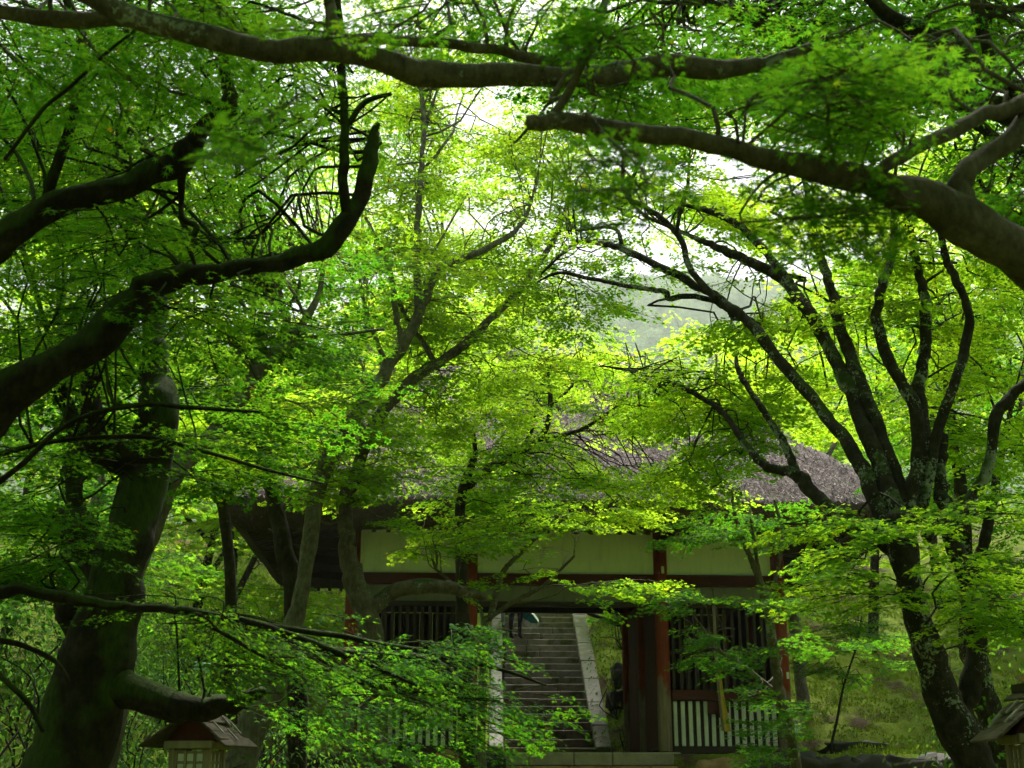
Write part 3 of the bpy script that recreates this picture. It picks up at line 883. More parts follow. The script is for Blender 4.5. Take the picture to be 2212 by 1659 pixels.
um = thing('umbrella', 'open teal umbrella with a white rim held low beside the person in dark clothes', 'umbrella', (l1[0]+.24, l1[1]-.16, l1[2]+.47))
um.rotation_euler = (math.radians(-18), math.radians(36), 0)
mb = MB(); mw = MB()
n = 8
def ring(r, z): return [(r*math.cos(2*math.pi*i/n+.2), r*math.sin(2*math.pi*i/n+.2), z) for i in range(n)]
R_ = [ring(.02, .16), ring(.16, .13), ring(.27, .06), ring(.34, -.02)]
for k in range(2): mb.add(R_[k]+R_[k+1], [(i, (i+1) % n, n+(i+1) % n, n+i) for i in range(n)])
mw.add(R_[2]+R_[3], [(i, (i+1) % n, n+(i+1) % n, n+i) for i in range(n)])
mb.build('canopy', M['teal_cloth'], um); mw.build('rim', M['white_cloth'], um)
mb = MB(); mb.beam((0, 0, -.48), (0, 0, .20), .012, .012); mb.build('shaft', M['dark_wood'], um)
for i in range(n):
    a = R_[3][i]; mb = MB(); mb.beam((0, 0, .14), (a[0], a[1], a[2]), .005, .005); mb.build('rib', M['dark_wood'], um)
mb = MB(); mb.beam((0, 0, -.48), (.05, 0, -.52), .018, .018); mb.build('handle', M['dark_wood'], um)

# ------------------------------------------------------------------ leaves and sprays
def star(lobes, lens, notch, drop=.14):
    """a flat maple leaf: fan of triangles round the petiole joint"""
    n = len(lobes); V = [(0.0, 0.0, .02)]; F = []
    pts = []
    for i, (a, l) in enumerate(zip(lobes, lens)):
        a = math.radians(a); pts.append((l*math.cos(a), l*math.sin(a), -drop*l*l))
        if i < n-1:
            b = math.radians((lobes[i]+lobes[i+1])/2); r = notch*min(lens[i], lens[i+1])
            pts.append((r*math.cos(b), r*math.sin(b), .0))
    V += pts
    F = [(0, i, i+1) for i in range(1, len(pts))]
    return np.array(V), np.array(F)
LEAF = {
    0: star((-128, -82, -40, 0, 40, 82, 128), (.48, .78, .95, 1.0, .95, .78, .48), .30),
    1: star((-112, -56, 0, 56, 112), (.62, .92, 1.0, .92, .62), .31),
    2: (np.array([(1, 0, -.10), (-.20, .62, -.06), (-.20, -.62, -.06), (.60, .80, -.08), (.60, -.80, -.08), (-.16, 0, .07)]), np.array([(0, 1, 2), (5, 4, 3)])),
    3: (np.array([(-.12, 0, .02), (1.0, .20, -.08), (.22, .95, -.08), (1.0, -.16, -.08), (.25, -.95, -.08)]), np.array([(0, 1, 2), (0, 4, 3)])),
    4: (np.array([(0, 0, 0), (.45, .22, .05), (1.1, 0, -.18), (.45, -.22, .05), (.45, 0, 0)]), np.array([(0, 4, 1), (1, 4, 2), (4, 0, 3), (4, 3, 2)])),
}
def make_template(seed, L, sp, lsz):
    r = np.random.default_rng(seed)
    pos, yaw, size, seg, sr = [], [], [], [], []
    bend = r.normal(0, .18)
    def axis(t): return np.array([L*t, bend*L*t*t, -.10*L*t*t])
    nn = int(L/sp)
    seg += [(axis(k/3), axis((k+1)/3)) for k in range(3)]; sr += [.0042, .0032, .0022]
    def leaf(p, a, s=1.0):
        q = p + .022*np.array([math.cos(a), math.sin(a), -.1])*lsz/.034
        pos.append(q); yaw.append(a); size.append(lsz*s*r.uniform(.75, 1.2))
    for i in range(1, nn+1):
        t = i/nn; p = axis(t)
        for sgn in (-1, 1):
            if r.random() < .08: continue
            ang = sgn*math.radians(r.uniform(38, 62)) + bend*t
            ln_ = L*(.50*(1-t)**.8) * r.uniform(.7, 1.1)
            if ln_ > sp*1.1:
                e = p + ln_*np.array([math.cos(ang), math.sin(ang), -.10*r.random()])
                seg.append((p, e)); sr.append(.0018)
                m_ = max(1, int(ln_/(sp*.95)))
                for k in range(1, m_+1):
                    q = p+(e-p)*k/m_
                    for s2 in (-1, 1):
                        if r.random() < .12: continue
                        leaf(q, ang+s2*math.radians(r.uniform(30, 70)))
                leaf(e, ang, 1.1)
            else:
                leaf(p, ang)
    leaf(axis(1), bend, 1.15)
    return dict(pos=np.array(pos), yaw=np.array(yaw), size=np.array(size), seg=np.array(seg), sr=np.array(sr), L=L)
TPL = {'near': [make_template(10+k, (.42, .52, .62)[k % 3], 0.062, .034) for k in range(6)],
       'mid': [make_template(30+k, (.52, .64, .78)[k % 3], .067, .0282) for k in range(6)],
       'far': [make_template(50+k, (1.0, 1.2, 1.4)[k % 3], .165, .072) for k in range(6)],
       'wide': [make_template(70+k, (1.0, 1.2, 1.4)[k % 3], .32, .165) for k in range(6)]}

OPEN = [  # (u0, v0, u1, v1, Ymax, probability that a spray in front of it is left out)
    (1690, 945, 1880, 1080, 20, .9), (1150, 895, 1300, 945, 20, .6), (1280, 940, 1450, 1000, 20, .6), (500, 1045, 640, 1090, 20, .8), (850, 1050, 1000, 1090, 20, .5),
    (490, 1090, 770, 1285, 12.9, 1.0), (490, 1090, 770, 1285, 20, .85), (770, 1135, 870, 1300, 20, .95), (870, 1205, 1000, 1300, 20, .7), (1000, 1195, 1215, 1240, 20, .7), (1200, 1150, 1415, 1240, 20, .95), (1435, 1175, 1660, 1240, 20, .92),
    (1085, 1290, 1275, 1385, 20, .97), (1130, 1560, 1290, 1650, 20, .9), (1085, 1385, 1275, 1560, 20, .35), (1275, 1310, 1380, 1640, 20, .8), (1400, 1330, 1455, 1650, 20, .85), (1455, 1490, 1590, 1650, 20, .9),
    (340, 1520, 530, 1700, 10.2, 1.0), (385, 1080, 490, 1300, 15, .9), (1740, 1440, 1990, 1650, 20, .85), (60, 1400, 300, 1700, 8.0, .95), (230, 960, 345, 1300, 8, .7),
    (1215, 500, 1420, 640, 99, .35), (1470, 555, 1640, 690, 99, .4), (1540, 330, 1610, 400, 99, .8), (1110, -20, 1190, 30, 99, .9), (960, 190, 1010, 260, 99, .7), (1960, 1380, 2180, 1700, 9.3, .8),
    (1730, 640, 1990, 1090, 9.7, .9), (2080, 1500, 2212, 1700, 8.2, 1.0), (640, 1090, 720, 1290, 13, .9), (400, 1430, 480, 1460, 17, .8), (1480, 1300, 1690, 1360, 20, .5)]
RNG = np.random.default_rng(2024)

def keep_spray(p):
    u, v, d = proj(p)
    for (u0, v0, u1, v1, ym, pr) in OPEN:
        if p[1] < ym and u0 < u < u1 and v0 < v < v1 and RNG.random() < pr: return False
    return True

def catmull(pts, step):
    pts = np.asarray(pts, float); out = []
    n = len(pts)
    for i in range(n-1):
        p0 = pts[max(i-1, 0)]; p1 = pts[i]; p2 = pts[i+1]; p3 = pts[min(i+2, n-1)]
        m = max(2, int(np.linalg.norm(p2[:3]-p1[:3])/step)+1)
        for k in range(m):
            t = k/m
            out.append(.5*((2*p1)+(-p0+p2)*t+(2*p0-5*p1+4*p2-p3)*t*t+(-p0+3*p1-3*p2+p3)*t**3))
    out.append(pts[-1])
    return np.array(out)

def tube(path, sides, rough=.10, seed=0.0):
    """path (n,4): xyz + radius, already resampled"""
    p = path[:, :3]; r = np.maximum(path[:, 3], .0015)
    n = len(p); t = np.gradient(p, axis=0); t /= np.linalg.norm(t, axis=1)[:, None]+1e-9
    ref = np.array([0.31, 0.17, .93]) if abs(t[0] @ np.array([0.31, 0.17, .93])) < .9 else np.array([1., 0, 0])
    a = np.cross(t[0], ref); a /= np.linalg.norm(a)
    V = np.zeros((n, sides, 3)); th = np.arange(sides)*2*math.pi/sides
    ct, st = np.cos(th), np.sin(th)
    for i in range(n):
        a = a - t[i]*(a @ t[i]); a /= np.linalg.norm(a)+1e-9; b = np.cross(t[i], a)
        rr = np.full(sides, r[i])
        if rough > 0:
            k = 1 + .5*rough*mnoise.noise(Vector(p[i]*2.2)+Vector((seed, 0, 0)))
            for j in range(sides):
                q = Vector(p[i]+(a*ct[j]+b*st[j])*r[i])
                rr[j] *= k + rough*mnoise.noise(q*(2.2/max(r[i]*10, .5))+Vector((0, seed, 0))) + .4*rough*mnoise.noise(q*(8.0/max(r[i]*10, .5)))
        V[i] = p[i] + (a[None]*ct[:, None]+b[None]*st[:, None])*rr[:, None]
    idx = np.arange(n*sides).reshape(n, sides); nx = np.roll(idx, -1, 1)
    F = np.stack([idx[:-1], nx[:-1], nx[1:], idx[1:]], -1).reshape(-1, 4)
    V = V.reshape(-1, 3)
    # close both ends with a centre point
    V = np.concatenate([V, p[:1]-t[:1]*r[0]*.3, p[-1:]+t[-1:]*r[-1]*.5]); c0, c1 = n*sides, n*sides+1
    cap = [(c0, idx[0, (j+1) % sides], idx[0, j], idx[0, j]) for j in range(sides)] + [(c1, idx[-1, j], idx[-1, (j+1) % sides], idx[-1, (j+1) % sides]) for j in range(sides)]
    cap3 = np.array([c[:3] for c in cap])
    return V, F, cap3

class Tree:
    count = {'leaf_tris': 0, 'leaves': 0}
    def __init__(self, label, bark, leaf='leaf', cat='tree', group=None, name='maple_tree', rs=1.0):
        self.label, self.bark, self.leaf, self.cat, self.group, self.name = label, bark, leaf, cat, group, name
        self.rs = rs; self.plain = False; self.limbs = []; self.samples = []; self.boughs = []; self.sprays = []
    def limb(self, txt, ground=False, world=False):
        pts = []
        for q in txt.split(';'):
            a, b, y, r = [float(k) for k in q.split(',')]
            if world: pts.append([a, b, y, r])
            else:
                p = P(a, b, y); pts.append([p[0], p[1], p[2], self.rs*r*np.dot(p-EYE, _F)/FPX])
        if ground:
            x, y, z, r = pts[0]; g = hz(x, y)
            if z > g+.05: pts.insert(0, [x, y, g-.15, r*1.25])
            else: pts[0][2] = min(z, g-.1)
        self.limbs.append(np.array(pts))
        s = catmull(pts, .12); self.samples.append(s)
        return self
    def attach(self, c):
        S = np.concatenate(self.samples)
        d = np.linalg.norm(S[:, :3]-c, axis=1) + 1.2*np.maximum(S[:, 2]-c[2]-.15, 0) + 6*np.maximum(S[:, 3]-.06, 0)
        d = d*RNG.uniform(.85, 1.35, len(d))
        return S[np.argmin(d)]
    def pad(self, c, R, lod=None, tpl=None, open_=True, n=None, ls=1.0, head=None, droop=-.12):
        q = self.attach(c); v = c-q[:3]; hv = np.array([v[0], v[1], 0])
        dist = np.linalg.norm(v)
        if np.linalg.norm(hv) < .25: a0 = RNG.uniform(0, 2*math.pi)
        else: a0 = math.atan2(hv[1], hv[0]) + RNG.normal(0, .35)
        if head is not None: a0 = RNG.normal(head, .45)
        h = np.array([math.cos(a0), math.sin(a0), 0]); s = np.array([-h[1], h[0], 0])
        b0 = c-h*R*.7; b2 = c+h*R*.5+np.array([0, 0, -.10*R])
        mid = (q[:3]+b0)/2 + np.array([0, 0, .10*dist]) + RNG.normal(0, .05*dist, 3)
        r0 = min(q[3]*.6, .006+.0035*dist); r0 = max(r0, .004)
        m1 = (q[:3]*2+mid)/3+RNG.normal(0, .06*dist, 3)*[1, 1, .6]; m2 = (mid+b0)/2+RNG.normal(0, .06*dist, 3)*[1, 1, .6]
        bough = (np.array([[*q[:3], r0], [*m1, r0*.9], [*mid, r0*.8], [*m2, r0*.7], [*b0, r0*.6], [*c, .0038], [*b2, .0025]]))
        k = n or int(RNG.integers(5, 8)); n0 = len(self.sprays)
        for i in range(k):
            f = (i+.5)/k; base = b0+(b2-b0)*f
            side = 1 if i % 2 else -1
            az = a0 + side*RNG.uniform(.45, 1.25)*(1-.4*f) if i < k-1 else a0+RNG.normal(0, .25)
            L = R*RNG.uniform(.75, 1.15)
            dz = RNG.normal(0, .05)
            base = base+np.array([0, 0, dz])
            tip = base+np.array([math.cos(az), math.sin(az), -.1])*L*.55
            if open_ and not (keep_spray(tip) and keep_spray(base*.35+tip*.65+np.array([0, 0, .03]))): continue
            self.sprays.append((base, az, RNG.normal(droop, .12), RNG.normal(0, .16), L, lod, tpl, ls))
        uu, vv, dd = proj(q[:3])
        if len(self.sprays) > n0 and not (c[1] < 5 and dist > 2.0) and not (tpl == 'wide' and dd > 0 and -50 < uu < 2262 and -50 < vv < 1700): self.boughs.append(bough)
    def field(self, *fs, **kw):
        for (u, v, ru, rv, y0, y1, n, R) in fs:
            for _ in range(n):
                while True:
                    a, b = RNG.uniform(-1, 1, 2)
                    if a*a+b*b < 1: break
                self.pad(P(u+a*ru, v+b*rv, RNG.uniform(y0, y1)), R*RNG.uniform(.75, 1.25), **kw)
        return self
    def canopy(self, x0, x1, y0, y1, n, R=1.3):
        """crown added unseen above and behind the view to shade the foreground"""
        for _ in range(n):
            x, y = RNG.uniform(x0, x1), RNG.uniform(y0, y1)
            clear = RNG.uniform(1.2, 3.6)
            if y < 6: clear += 1.2
            z = 1.55+max(.66*y, 0)+clear + (3.2 if y < 2 else 0)
            if clear > 1.5 or y < 0: self.pad(np.array([x, y, z]), R*RNG.uniform(.8, 1.2), 3, 'wide', False, 7)  # oversized leaves kept out of view, added to block sky and sun
            else: self.pad(np.array([x, y, z]), .75, 2, 'mid', False, 8)
        return self
    def finish(self, pick=0, bark_limbs=None):
        base = self.limbs[0][0, :3].copy(); base[2] += .1
        t = thing(self.name, self.label, self.cat, tuple(base), 0, self.group)
        off = tuple(-base)
        for i, l in enumerate(self.limbs):
            rmax = l[:, 3].max(); ymid = np.median(l[:, 1])
            px = rmax/max(ymid, 1)*FPX
            sides = 7 if self.plain else 28 if px > 60 else 18 if px > 22 else 12 if px > 9 else 7
            step = max(.018, min(.09, rmax*.35)) if ymid < 16 and not self.plain else .3
            path = catmull(l, step)
            if not self.plain:
                for q in range(1, len(path)-1):
                    rr = max(path[q, 3], .004); p_ = Vector(path[q, :3])*(.09/max(rr, .02)); e_ = min(1, q*step/.3)
                    path[q, :3] += e_*rr*.45*np.array([mnoise.noise(p_), mnoise.noise(p_+Vector((7, 3, 1))), mnoise.noise(p_+Vector((1, 9, 4)))])
            V, F, cap = tube(path, sides, .24 if px > 60 else .18 if px > 9 else .06, i*3.7)
            mb = MB(); me = bpy.data.meshes.new('limb')
            me.from_pydata(V.tolist(), [], F.tolist()+cap.tolist()); me.polygons.foreach_set('use_smooth', [True]*len(me.polygons)); me.update()
            o = link('trunk' if i == 0 else 'limb', me, t, M[self.bark]); o.location = off
        # twigs: boughs as thin tubes, spray axes as three-sided sticks
        VV, FF, nv = [], [], 0
        for b in self.boughs:
            path = catmull(b, (.3 if b[0, 1] < 8 else .45) if b[0, 1] < 20 and b[-1, 2] < 9 and not self.plain else 1.2); V, F, cap = tube(path, 5 if b[0, 1] < 7 else 3, 0)
            VV.append(V); FF.append(np.concatenate([F[:, [0, 1, 2]], F[:, [0, 2, 3]], cap])+nv); nv += len(V)
        LV, LF, ln_ = [], [], 0
        recs = []
        for (c, az, pit, roll, L, lod, tpl, ls) in self.sprays:
            Y = c[1]
            if lod is None: lod = 0 if Y < 5.4 else 1 if Y < 8.0 else 2 if Y < 17 else 3
            if tpl is None: tpl = 'near' if Y < 6.6 else 'mid' if Y < 22 else 'far'
            tp = TPL[tpl][int(RNG.integers(0, 6))]
            sc_ = L/tp['L']; lsc = ls*(1.0 if .6 < sc_ < 1.5 else np.clip(sc_, .75, 1.3))
            ca, sa, cp, sp_, cr, sr = math.cos(az), math.sin(az), math.cos(pit), math.sin(pit), math.cos(roll), math.sin(roll)
            Rm = np.array([[ca, -sa, 0], [sa, ca, 0], [0, 0, 1]]) @ np.array([[cp, 0, -sp_], [0, 1, 0], [sp_, 0, cp]]) @ np.array([[1, 0, 0], [0, cr, -sr], [0, sr, cr]])
            N = len(tp['pos'])
            pw = (tp['pos']*sc_) @ Rm.T + c + RNG.normal(0, .012, (N, 3))
            yaw = tp['yaw']+RNG.normal(0, .25, N); dr = RNG.normal(.17, .22, N); rl = RNG.normal(0, .27, N)
            cy_, sy = np.cos(yaw), np.sin(yaw); cd, sdr = np.cos(dr), np.sin(dr); cl, sl = np.cos(rl), np.sin(rl)
            X = np.stack([cy_*cd, sy*cd, -sdr], 1)
            Yv = np.stack([-sy*cl+cy_*sdr*sl, cy_*cl+sy*sdr*sl, cd*sl], 1)
            Z = np.cross(X, Yv)
            B = np.stack([X, Yv, Z], 2)                # columns
            B = np.einsum('ij,njk->nik', Rm, B)
            size = tp['size']*lsc
            recs.append((lod, pw, B, size))
            seg = (tp['seg']*sc_) @ Rm.T + c; srr = tp['sr']*(1.0 if lod < 3 else 1.6)
            side, sdr_ = seg[3:], srr[3:]
            if tpl == 'wide': continue
            if lod == 3 and Y > 18: seg, srr, side = np.stack([seg[0, 0], seg[2, 1]])[None], srr[:1], seg[:0]
            elif lod >= 2: seg, srr = seg[:3], srr[:3]
            else: seg, srr = seg[:3], srr[:3]
            A, Bp = seg[:, 0], seg[:, 1]; d = Bp-A; d /= np.linalg.norm(d, axis=1)[:, None]+1e-9
            s1 = np.cross(d, np.array([.1, .2, .97])); s1 /= np.linalg.norm(s1, axis=1)[:, None]+1e-9; s2 = np.cross(d, s1)
            ring = [s1*srr[:, None], (-.5*s1+.866*s2)*srr[:, None], (-.5*s1-.866*s2)*srr[:, None]]
            V = np.stack([A+ring[0], A+ring[1], A+ring[2], Bp+ring[0]*.6, Bp+ring[1]*.6, Bp+ring[2]*.6], 1).reshape(-1, 3)
            f = np.array([(0, 1, 4), (0, 4, 3), (1, 2, 5), (1, 5, 4), (2, 0, 3), (2, 3, 5)])
            F = (f[None]+(np.arange(len(seg))*6)[:, None, None]).reshape(-1, 3)
            VV.append(V); FF.append(F+nv); nv += len(V)
            if len(side):
                A, Bp = side[:, 0], side[:, 1]; w = np.array([0, 0, 1.0])*sdr_[:, None]
                V = np.stack([A-w, A+w, Bp], 1).reshape(-1, 3)
                VV.append(V); FF.append(np.arange(len(V)).reshape(-1, 3)+nv); nv += len(V)
        if VV:
            o = link('twigs', mesh_np('twigs', np.concatenate(VV), np.concatenate(FF), True), t, M[self.bark]); o.location = off; o['kind'] = 'stuff'
        if recs and pick:
            # the leaves that show largest stay leaf by leaf
            allp = np.concatenate([r[1] for r in recs]); alls = np.concatenate([r[3] for r in recs])
            u, v, d = proj(allp)
            score = np.where((u > 0) & (u < 2212) & (v > 0) & (v < 1659) & (d > .5), alls/np.maximum(d, .5), 0)
            cut = np.sort(score)[-pick] if len(score) > pick else 0
            cut = max(cut, 1e-6)
        else: cut = None
        made = 0
        if cut is not None:
            lm = [mesh_np('leaf', *LEAF[k]) for k in (0, 1)]
            for m_ in lm: m_.materials.append(M[self.leaf])
        for (lod, pw, B, size) in recs:
            keep = np.ones(len(pw), bool)
            if cut is not None:
                u, v, d = proj(pw); sc2 = np.where((u > 0) & (u < 2212) & (v > 0) & (v < 1659) & (d > .5), size/np.maximum(d, .5), 0)
                for i in np.where(sc2 >= cut)[0]:
                    if made >= pick: break
                    o = bpy.data.objects.new('leaf', lm[0 if lod == 0 else 1]); C.objects.link(o); o.parent = t
                    Mx = np.eye(4); Mx[:3, :3] = B[i]*size[i]; Mx[:3, 3] = pw[i]-base
                    o.matrix_local = Matrix(Mx.tolist()); keep[i] = False; made += 1
            tv, tf = LEAF[lod]
            V = np.einsum('nij,kj->nki', B[keep]*size[keep][:, None, None], tv)+pw[keep][:, None, :]
            n = int(keep.sum())
            F = (tf[None]+(np.arange(n)*len(tv))[:, None, None]).reshape(-1, 3)
            LV.append(V.reshape(-1, 3)); LF.append(F+ln_); ln_ += n*len(tv)
            Tree.count['leaves'] += n; Tree.count['leaf_tris'] += len(F)
        if LV:
            o = link('crown', mesh_np('crown', np.concatenate(LV), np.concatenate(LF)), t, M[self.leaf]); o.location = off; o['kind'] = 'stuff'
        return t

# ------------------------------------------------------------------ the trees of the foreground and before the gate
def T_old_mossy():
    t = Tree('massive mossy old maple trunk leaning beside the paper-paned lantern', 'bark_old', rs=0.86)
    t.limb('120,1720,8,118;160,1600,8,108;200,1450,8,100;235,1330,8,90;268,1220,8,72;300,1100,8.05,58;322,1000,8.1,56;335,930,8.1,54;340,870,8.1,46;335,800,8.2,36;335,720,8.3,26;345,640,8.4,18;330,520,8.5,12', True)
    t.limb('325,990,8.1,48;250,985,8.0,42;215,960,7.95,36;195,900,7.9,30;200,830,7.9,24;190,760,7.9,16;160,660,7.9,10')
    t.limb('225,1470,8,56;290,1502,7.95,42;350,1525,7.9,40;430,1530,7.85,33;500,1520,7.8,24;570,1490,7.8,12')
    t.limb('225,1450,8.2,44;168,1350,8.2,42;150,1312,8.2,36;120,1272,8.2,8')
    t.limb('255,1290,8.3,44;192,1190,8.4,40;168,1120,8.4,32;130,1108,8.5,12')
    t.limb('175,1150,8.4,26;160,1050,8.5,22;165,960,8.6,20;150,880,8.6,16;120,800,8.6,12')
    t.field((120, 980, 200, 110, 7.2, 9.5, 10, .55), (260, 1130, 170, 80, 6.8, 7.6, 5, .45), (100, 1180, 160, 90, 8.5, 10, 8, .55), (420, 900, 190, 90, 8, 9.5, 7, .5),
            (380, 1240, 130, 60, 7.2, 7.8, 3, .45), (60, 800, 120, 100, 8, 10, 6, .5), (450, 1050, 120, 50, 8.5, 9.5, 3, .45), (200, 760, 180, 90, 8.6, 10, 6, .5))
    t.canopy(-8, -1, 7, 13, 34)
    return t.finish(200)
def T_left_limbs():
    t = Tree('crooked dark maple limbs reaching across the upper left from outside the path', 'bark_old', rs=0.74)
    t.limb('-320,1900,6.2,95;-260,1500,6.2,88;-170,1150,6.2,80;-80,960,6.2,70;0,872,6.2,60;100,797,6.2,55;200,737,6.25,52;280,652,6.3,48;330,616,6.3,40;400,598,6.35,32;500,582,6.4,27;580,570,6.45,25;640,558,6.5,28;700,535,6.5,31;740,490,6.5,28;770,440,6.55,24;792,380,6.55,22;805,320,6.6,20;808,285,6.6,16', True)
    t.limb('752,470,6.5,18;742,400,6.5,16;745,330,6.5,15;745,250,6.5,14;738,160,6.5,13;732,60,6.5,12;728,-40,6.5,11;720,-200,6.5,9')
    t.limb('755,268,6.5,9;775,235,6.5,9;800,215,6.5,8;845,203,6.5,6')
    t.limb('800,300,6.6,9;812,275,6.6,11;818,268,6.6,7')
    t.limb('-170,1150,6.2,60;-120,800,6.0,55;-60,600,5.9,50;0,520,5.8,46;60,475,5.8,42;130,440,5.8,40;230,412,5.85,38;320,375,5.9,35;385,345,5.9,37;425,295,5.9,28;460,258,5.9,25;494,238,5.9,29;490,180,5.9,19;482,110,5.9,13;470,0,5.9,9')
    t.limb('392,365,6.0,14;392,420,6.1,9;395,470,6.1,9;425,490,6.1,11;408,530,6.1,8;420,570,6.2,5')
    t.limb('10,345,5,6;90,240,5,6;150,190,5,6;230,115,5,5;300,60,5,4')
    t.limb('-200,1250,6.8,32;-60,1275,6.8,24;0,1282,6.8,20;60,1272,6.8,18;130,1288,6.8,17;280,1312,6.9,14;400,1318,7,12;520,1340,7.1,11;640,1375,7.2,9;760,1420,7.3,7;900,1480,7.4,5')
    t.limb('400,1320,7,8;520,1390,7,6;620,1445,7.1,4')
    t.limb('560,1348,7.2,8;740,1375,7.5,9;900,1405,7.7,8;1060,1440,7.9,6;1180,1480,8,3')
    t.limb('600,1365,7.2,8;700,1430,7.4,9;800,1478,7.5,9;950,1500,7.7,7;1080,1515,7.8,4')
    t.limb('700,1400,7.5,12;760,1415,7.6,18;850,1420,7.7,18;930,1430,7.8,16;985,1460,7.9,9')
    t.limb('-120,1370,7,14;0,1385,7,10;60,1400,7,8;120,1430,7,7;148,1475,7,6')
    t.limb('-150,1300,7.4,14;0,1458,7.4,9;60,1522,7.4,8;92,1580,7.4,7')
    t.limb('-60,1080,6.6,12;40,1010,6.6,9;130,925,6.6,8;220,890,6.6,8;330,873,6.6,8;400,880,6.6,7;560,890,6.7,4')
    t.limb('-60,1000,6.8,10;70,962,6.8,8;200,945,6.8,7;330,946,6.8,7;420,970,6.9,6;560,1010,7,5;700,1045,7,3')
    t.field((150, 290, 250, 190, 6.1, 7.6, 14, .5), (520, 330, 220, 190, 6.7, 8.0, 12, .5), (250, 560, 240, 110, 6.2, 7.6, 9, .45), (560, 470, 160, 110, 6.8, 8.2, 6, .45),
            (120, 650, 150, 80, 6.4, 7.2, 4, .42), (620, 190, 190, 130, 6.2, 8, 8, .5), (300, 160, 300, 120, 6.0, 7.5, 9, .5), (320, 500, 130, 40, 5.5, 5.9, 1, .36), (480, 660, 160, 40, 6.2, 6.9, 3, .42), (350, 740, 220, 90, 6.6, 8, 6, .45))
    t.field((520, 1350, 190, 45, 6.8, 7.6, 4, .46), (740, 1380, 190, 55, 7, 8, 5, .46), (930, 1440, 200, 60, 7.2, 8.4, 5, .45), (1160, 1500, 150, 45, 7.6, 8.6, 3, .38), (700, 1520, 200, 50, 7, 8, 4, .44),
            (900, 1590, 200, 45, 7.4, 8.2, 3, .44), (1080, 1385, 90, 30, 7.6, 8.4, 2, .4), (560, 1470, 120, 40, 6.9, 7.6, 2, .42), (980, 1345, 80, 20, 7.8, 8.4, 1, .38), head=-.25, droop=-.30)
    t.canopy(-8, 1, 2.5, 9.5, 60)
    return t.finish(300)
def T_near_right():
    t = Tree('dark mossy maple limb sweeping in from the right, sawn off at its tip', 'bark_tan', rs=0.74)
    t.limb('2560,2400,4.8,150;2470,1500,4.7,105;2390,950,4.5,88;2310,690,4.4,78;2230,580,4.3,74;2150,518,4.2,70;2060,465,4.15,66;1980,425,4.1,56;1900,400,4.05,46;1800,372,4.0,36;1700,352,4,33;1600,325,3.95,30;1500,303,3.95,28;1400,288,3.9,26;1300,275,3.9,26;1230,265,3.9,25;1170,265,3.9,22;1140,266,3.9,20', True)
    t.limb('1185,262,3.9,13;1225,205,3.9,13;1260,130,3.85,12;1290,50,3.8,12;1315,-20,3.8,11;1340,-140,3.8,9')
    t.limb('2095,500,4.15,56;2072,415,4.15,38;2090,370,4.15,32;2140,335,4.2,31;2195,290,4.2,32;2260,180,4.3,30;2330,0,4.4,24')
    t.limb('1870,392,4,18;1960,330,4.05,20;2050,290,4.1,22;2130,250,4.15,23;2212,225,4.2,27;2320,190,4.3,25')
    t.field((1700, 195, 240, 40, 3.6, 4.2, 6, .34), (1950, 150, 220, 80, 4.3, 5.2, 7, .42), (1780, 470, 130, 40, 3.95, 4.3, 4, .26), (1330, 375, 110, 40, 3.1, 3.5, 2, .24), (2150, 430, 60, 100, 4.6, 5.4, 3, .4),
            (1440, 230, 140, 50, 4.2, 4.8, 3, .36), (1880, 240, 120, 25, 3.6, 4.1, 2, .30))
    t.canopy(.5, 7, -1, 6, 19); t.canopy(0, 9, -9, -1, 50)
    return t.finish(300)
def T_top_limb():
    t = Tree('smooth grey-brown maple limb running level across the top', 'bark_tan', rs=0.88)
    t.limb('-560,2600,4.6,100;-480,1600,4.6,86;-370,800,4.5,72;-300,200,4.4,60;-230,-150,4.4,48;-80,-130,4.35,40;100,-55,4.3,33;205,0,4.3,29;300,42,4.3,28;450,85,4.3,28;600,112,4.3,28;690,108,4.3,31;760,120,4.35,27;850,138,4.35,28;940,166,4.4,31;1050,160,4.4,28;1150,163,4.4,28;1230,168,4.4,28;1350,155,4.45,27;1450,143,4.5,27;1540,150,4.5,24;1650,140,4.6,18;1750,100,4.6,12', True)
    t.limb('-230,-100,4.5,30;-60,10,4.5,20;60,35,4.5,20;170,45,4.5,20;270,42,4.5,16;360,60,4.5,9')
    t.limb('680,100,4.4,14;790,82,4.8,13;900,90,5,13;1050,105,5,14;1170,130,5.1,15;1260,140,5.1,11')
    t.limb('700,100,4.3,12;715,40,4.3,13;705,-30,4.3,12;690,-150,4.3,9')
    t.limb('1230,165,4.4,9;1180,230,4.5,4;1130,290,4.6,4;1110,310,4.7,3')
    t.field((740, 30, 90, 30, 3.9, 4.3, 2, .28), (1280, 70, 130, 50, 3.7, 4.3, 2, .28), (1000, 30, 200, 50, 4.8, 5.8, 6, .4), (200, 90, 240, 50, 4.8, 5.6, 6, .42), (1560, 110, 150, 50, 4.7, 5.4, 4, .38),
            (600, 320, 70, 25, 2.9, 3.15, 1, .22), (500, 20, 150, 40, 4.7, 5.4, 4, .4))
    t.canopy(-4, 3, 1.5, 7, 30); t.canopy(-9, 1.5, -9, -1, 50)
    return t.finish(300)
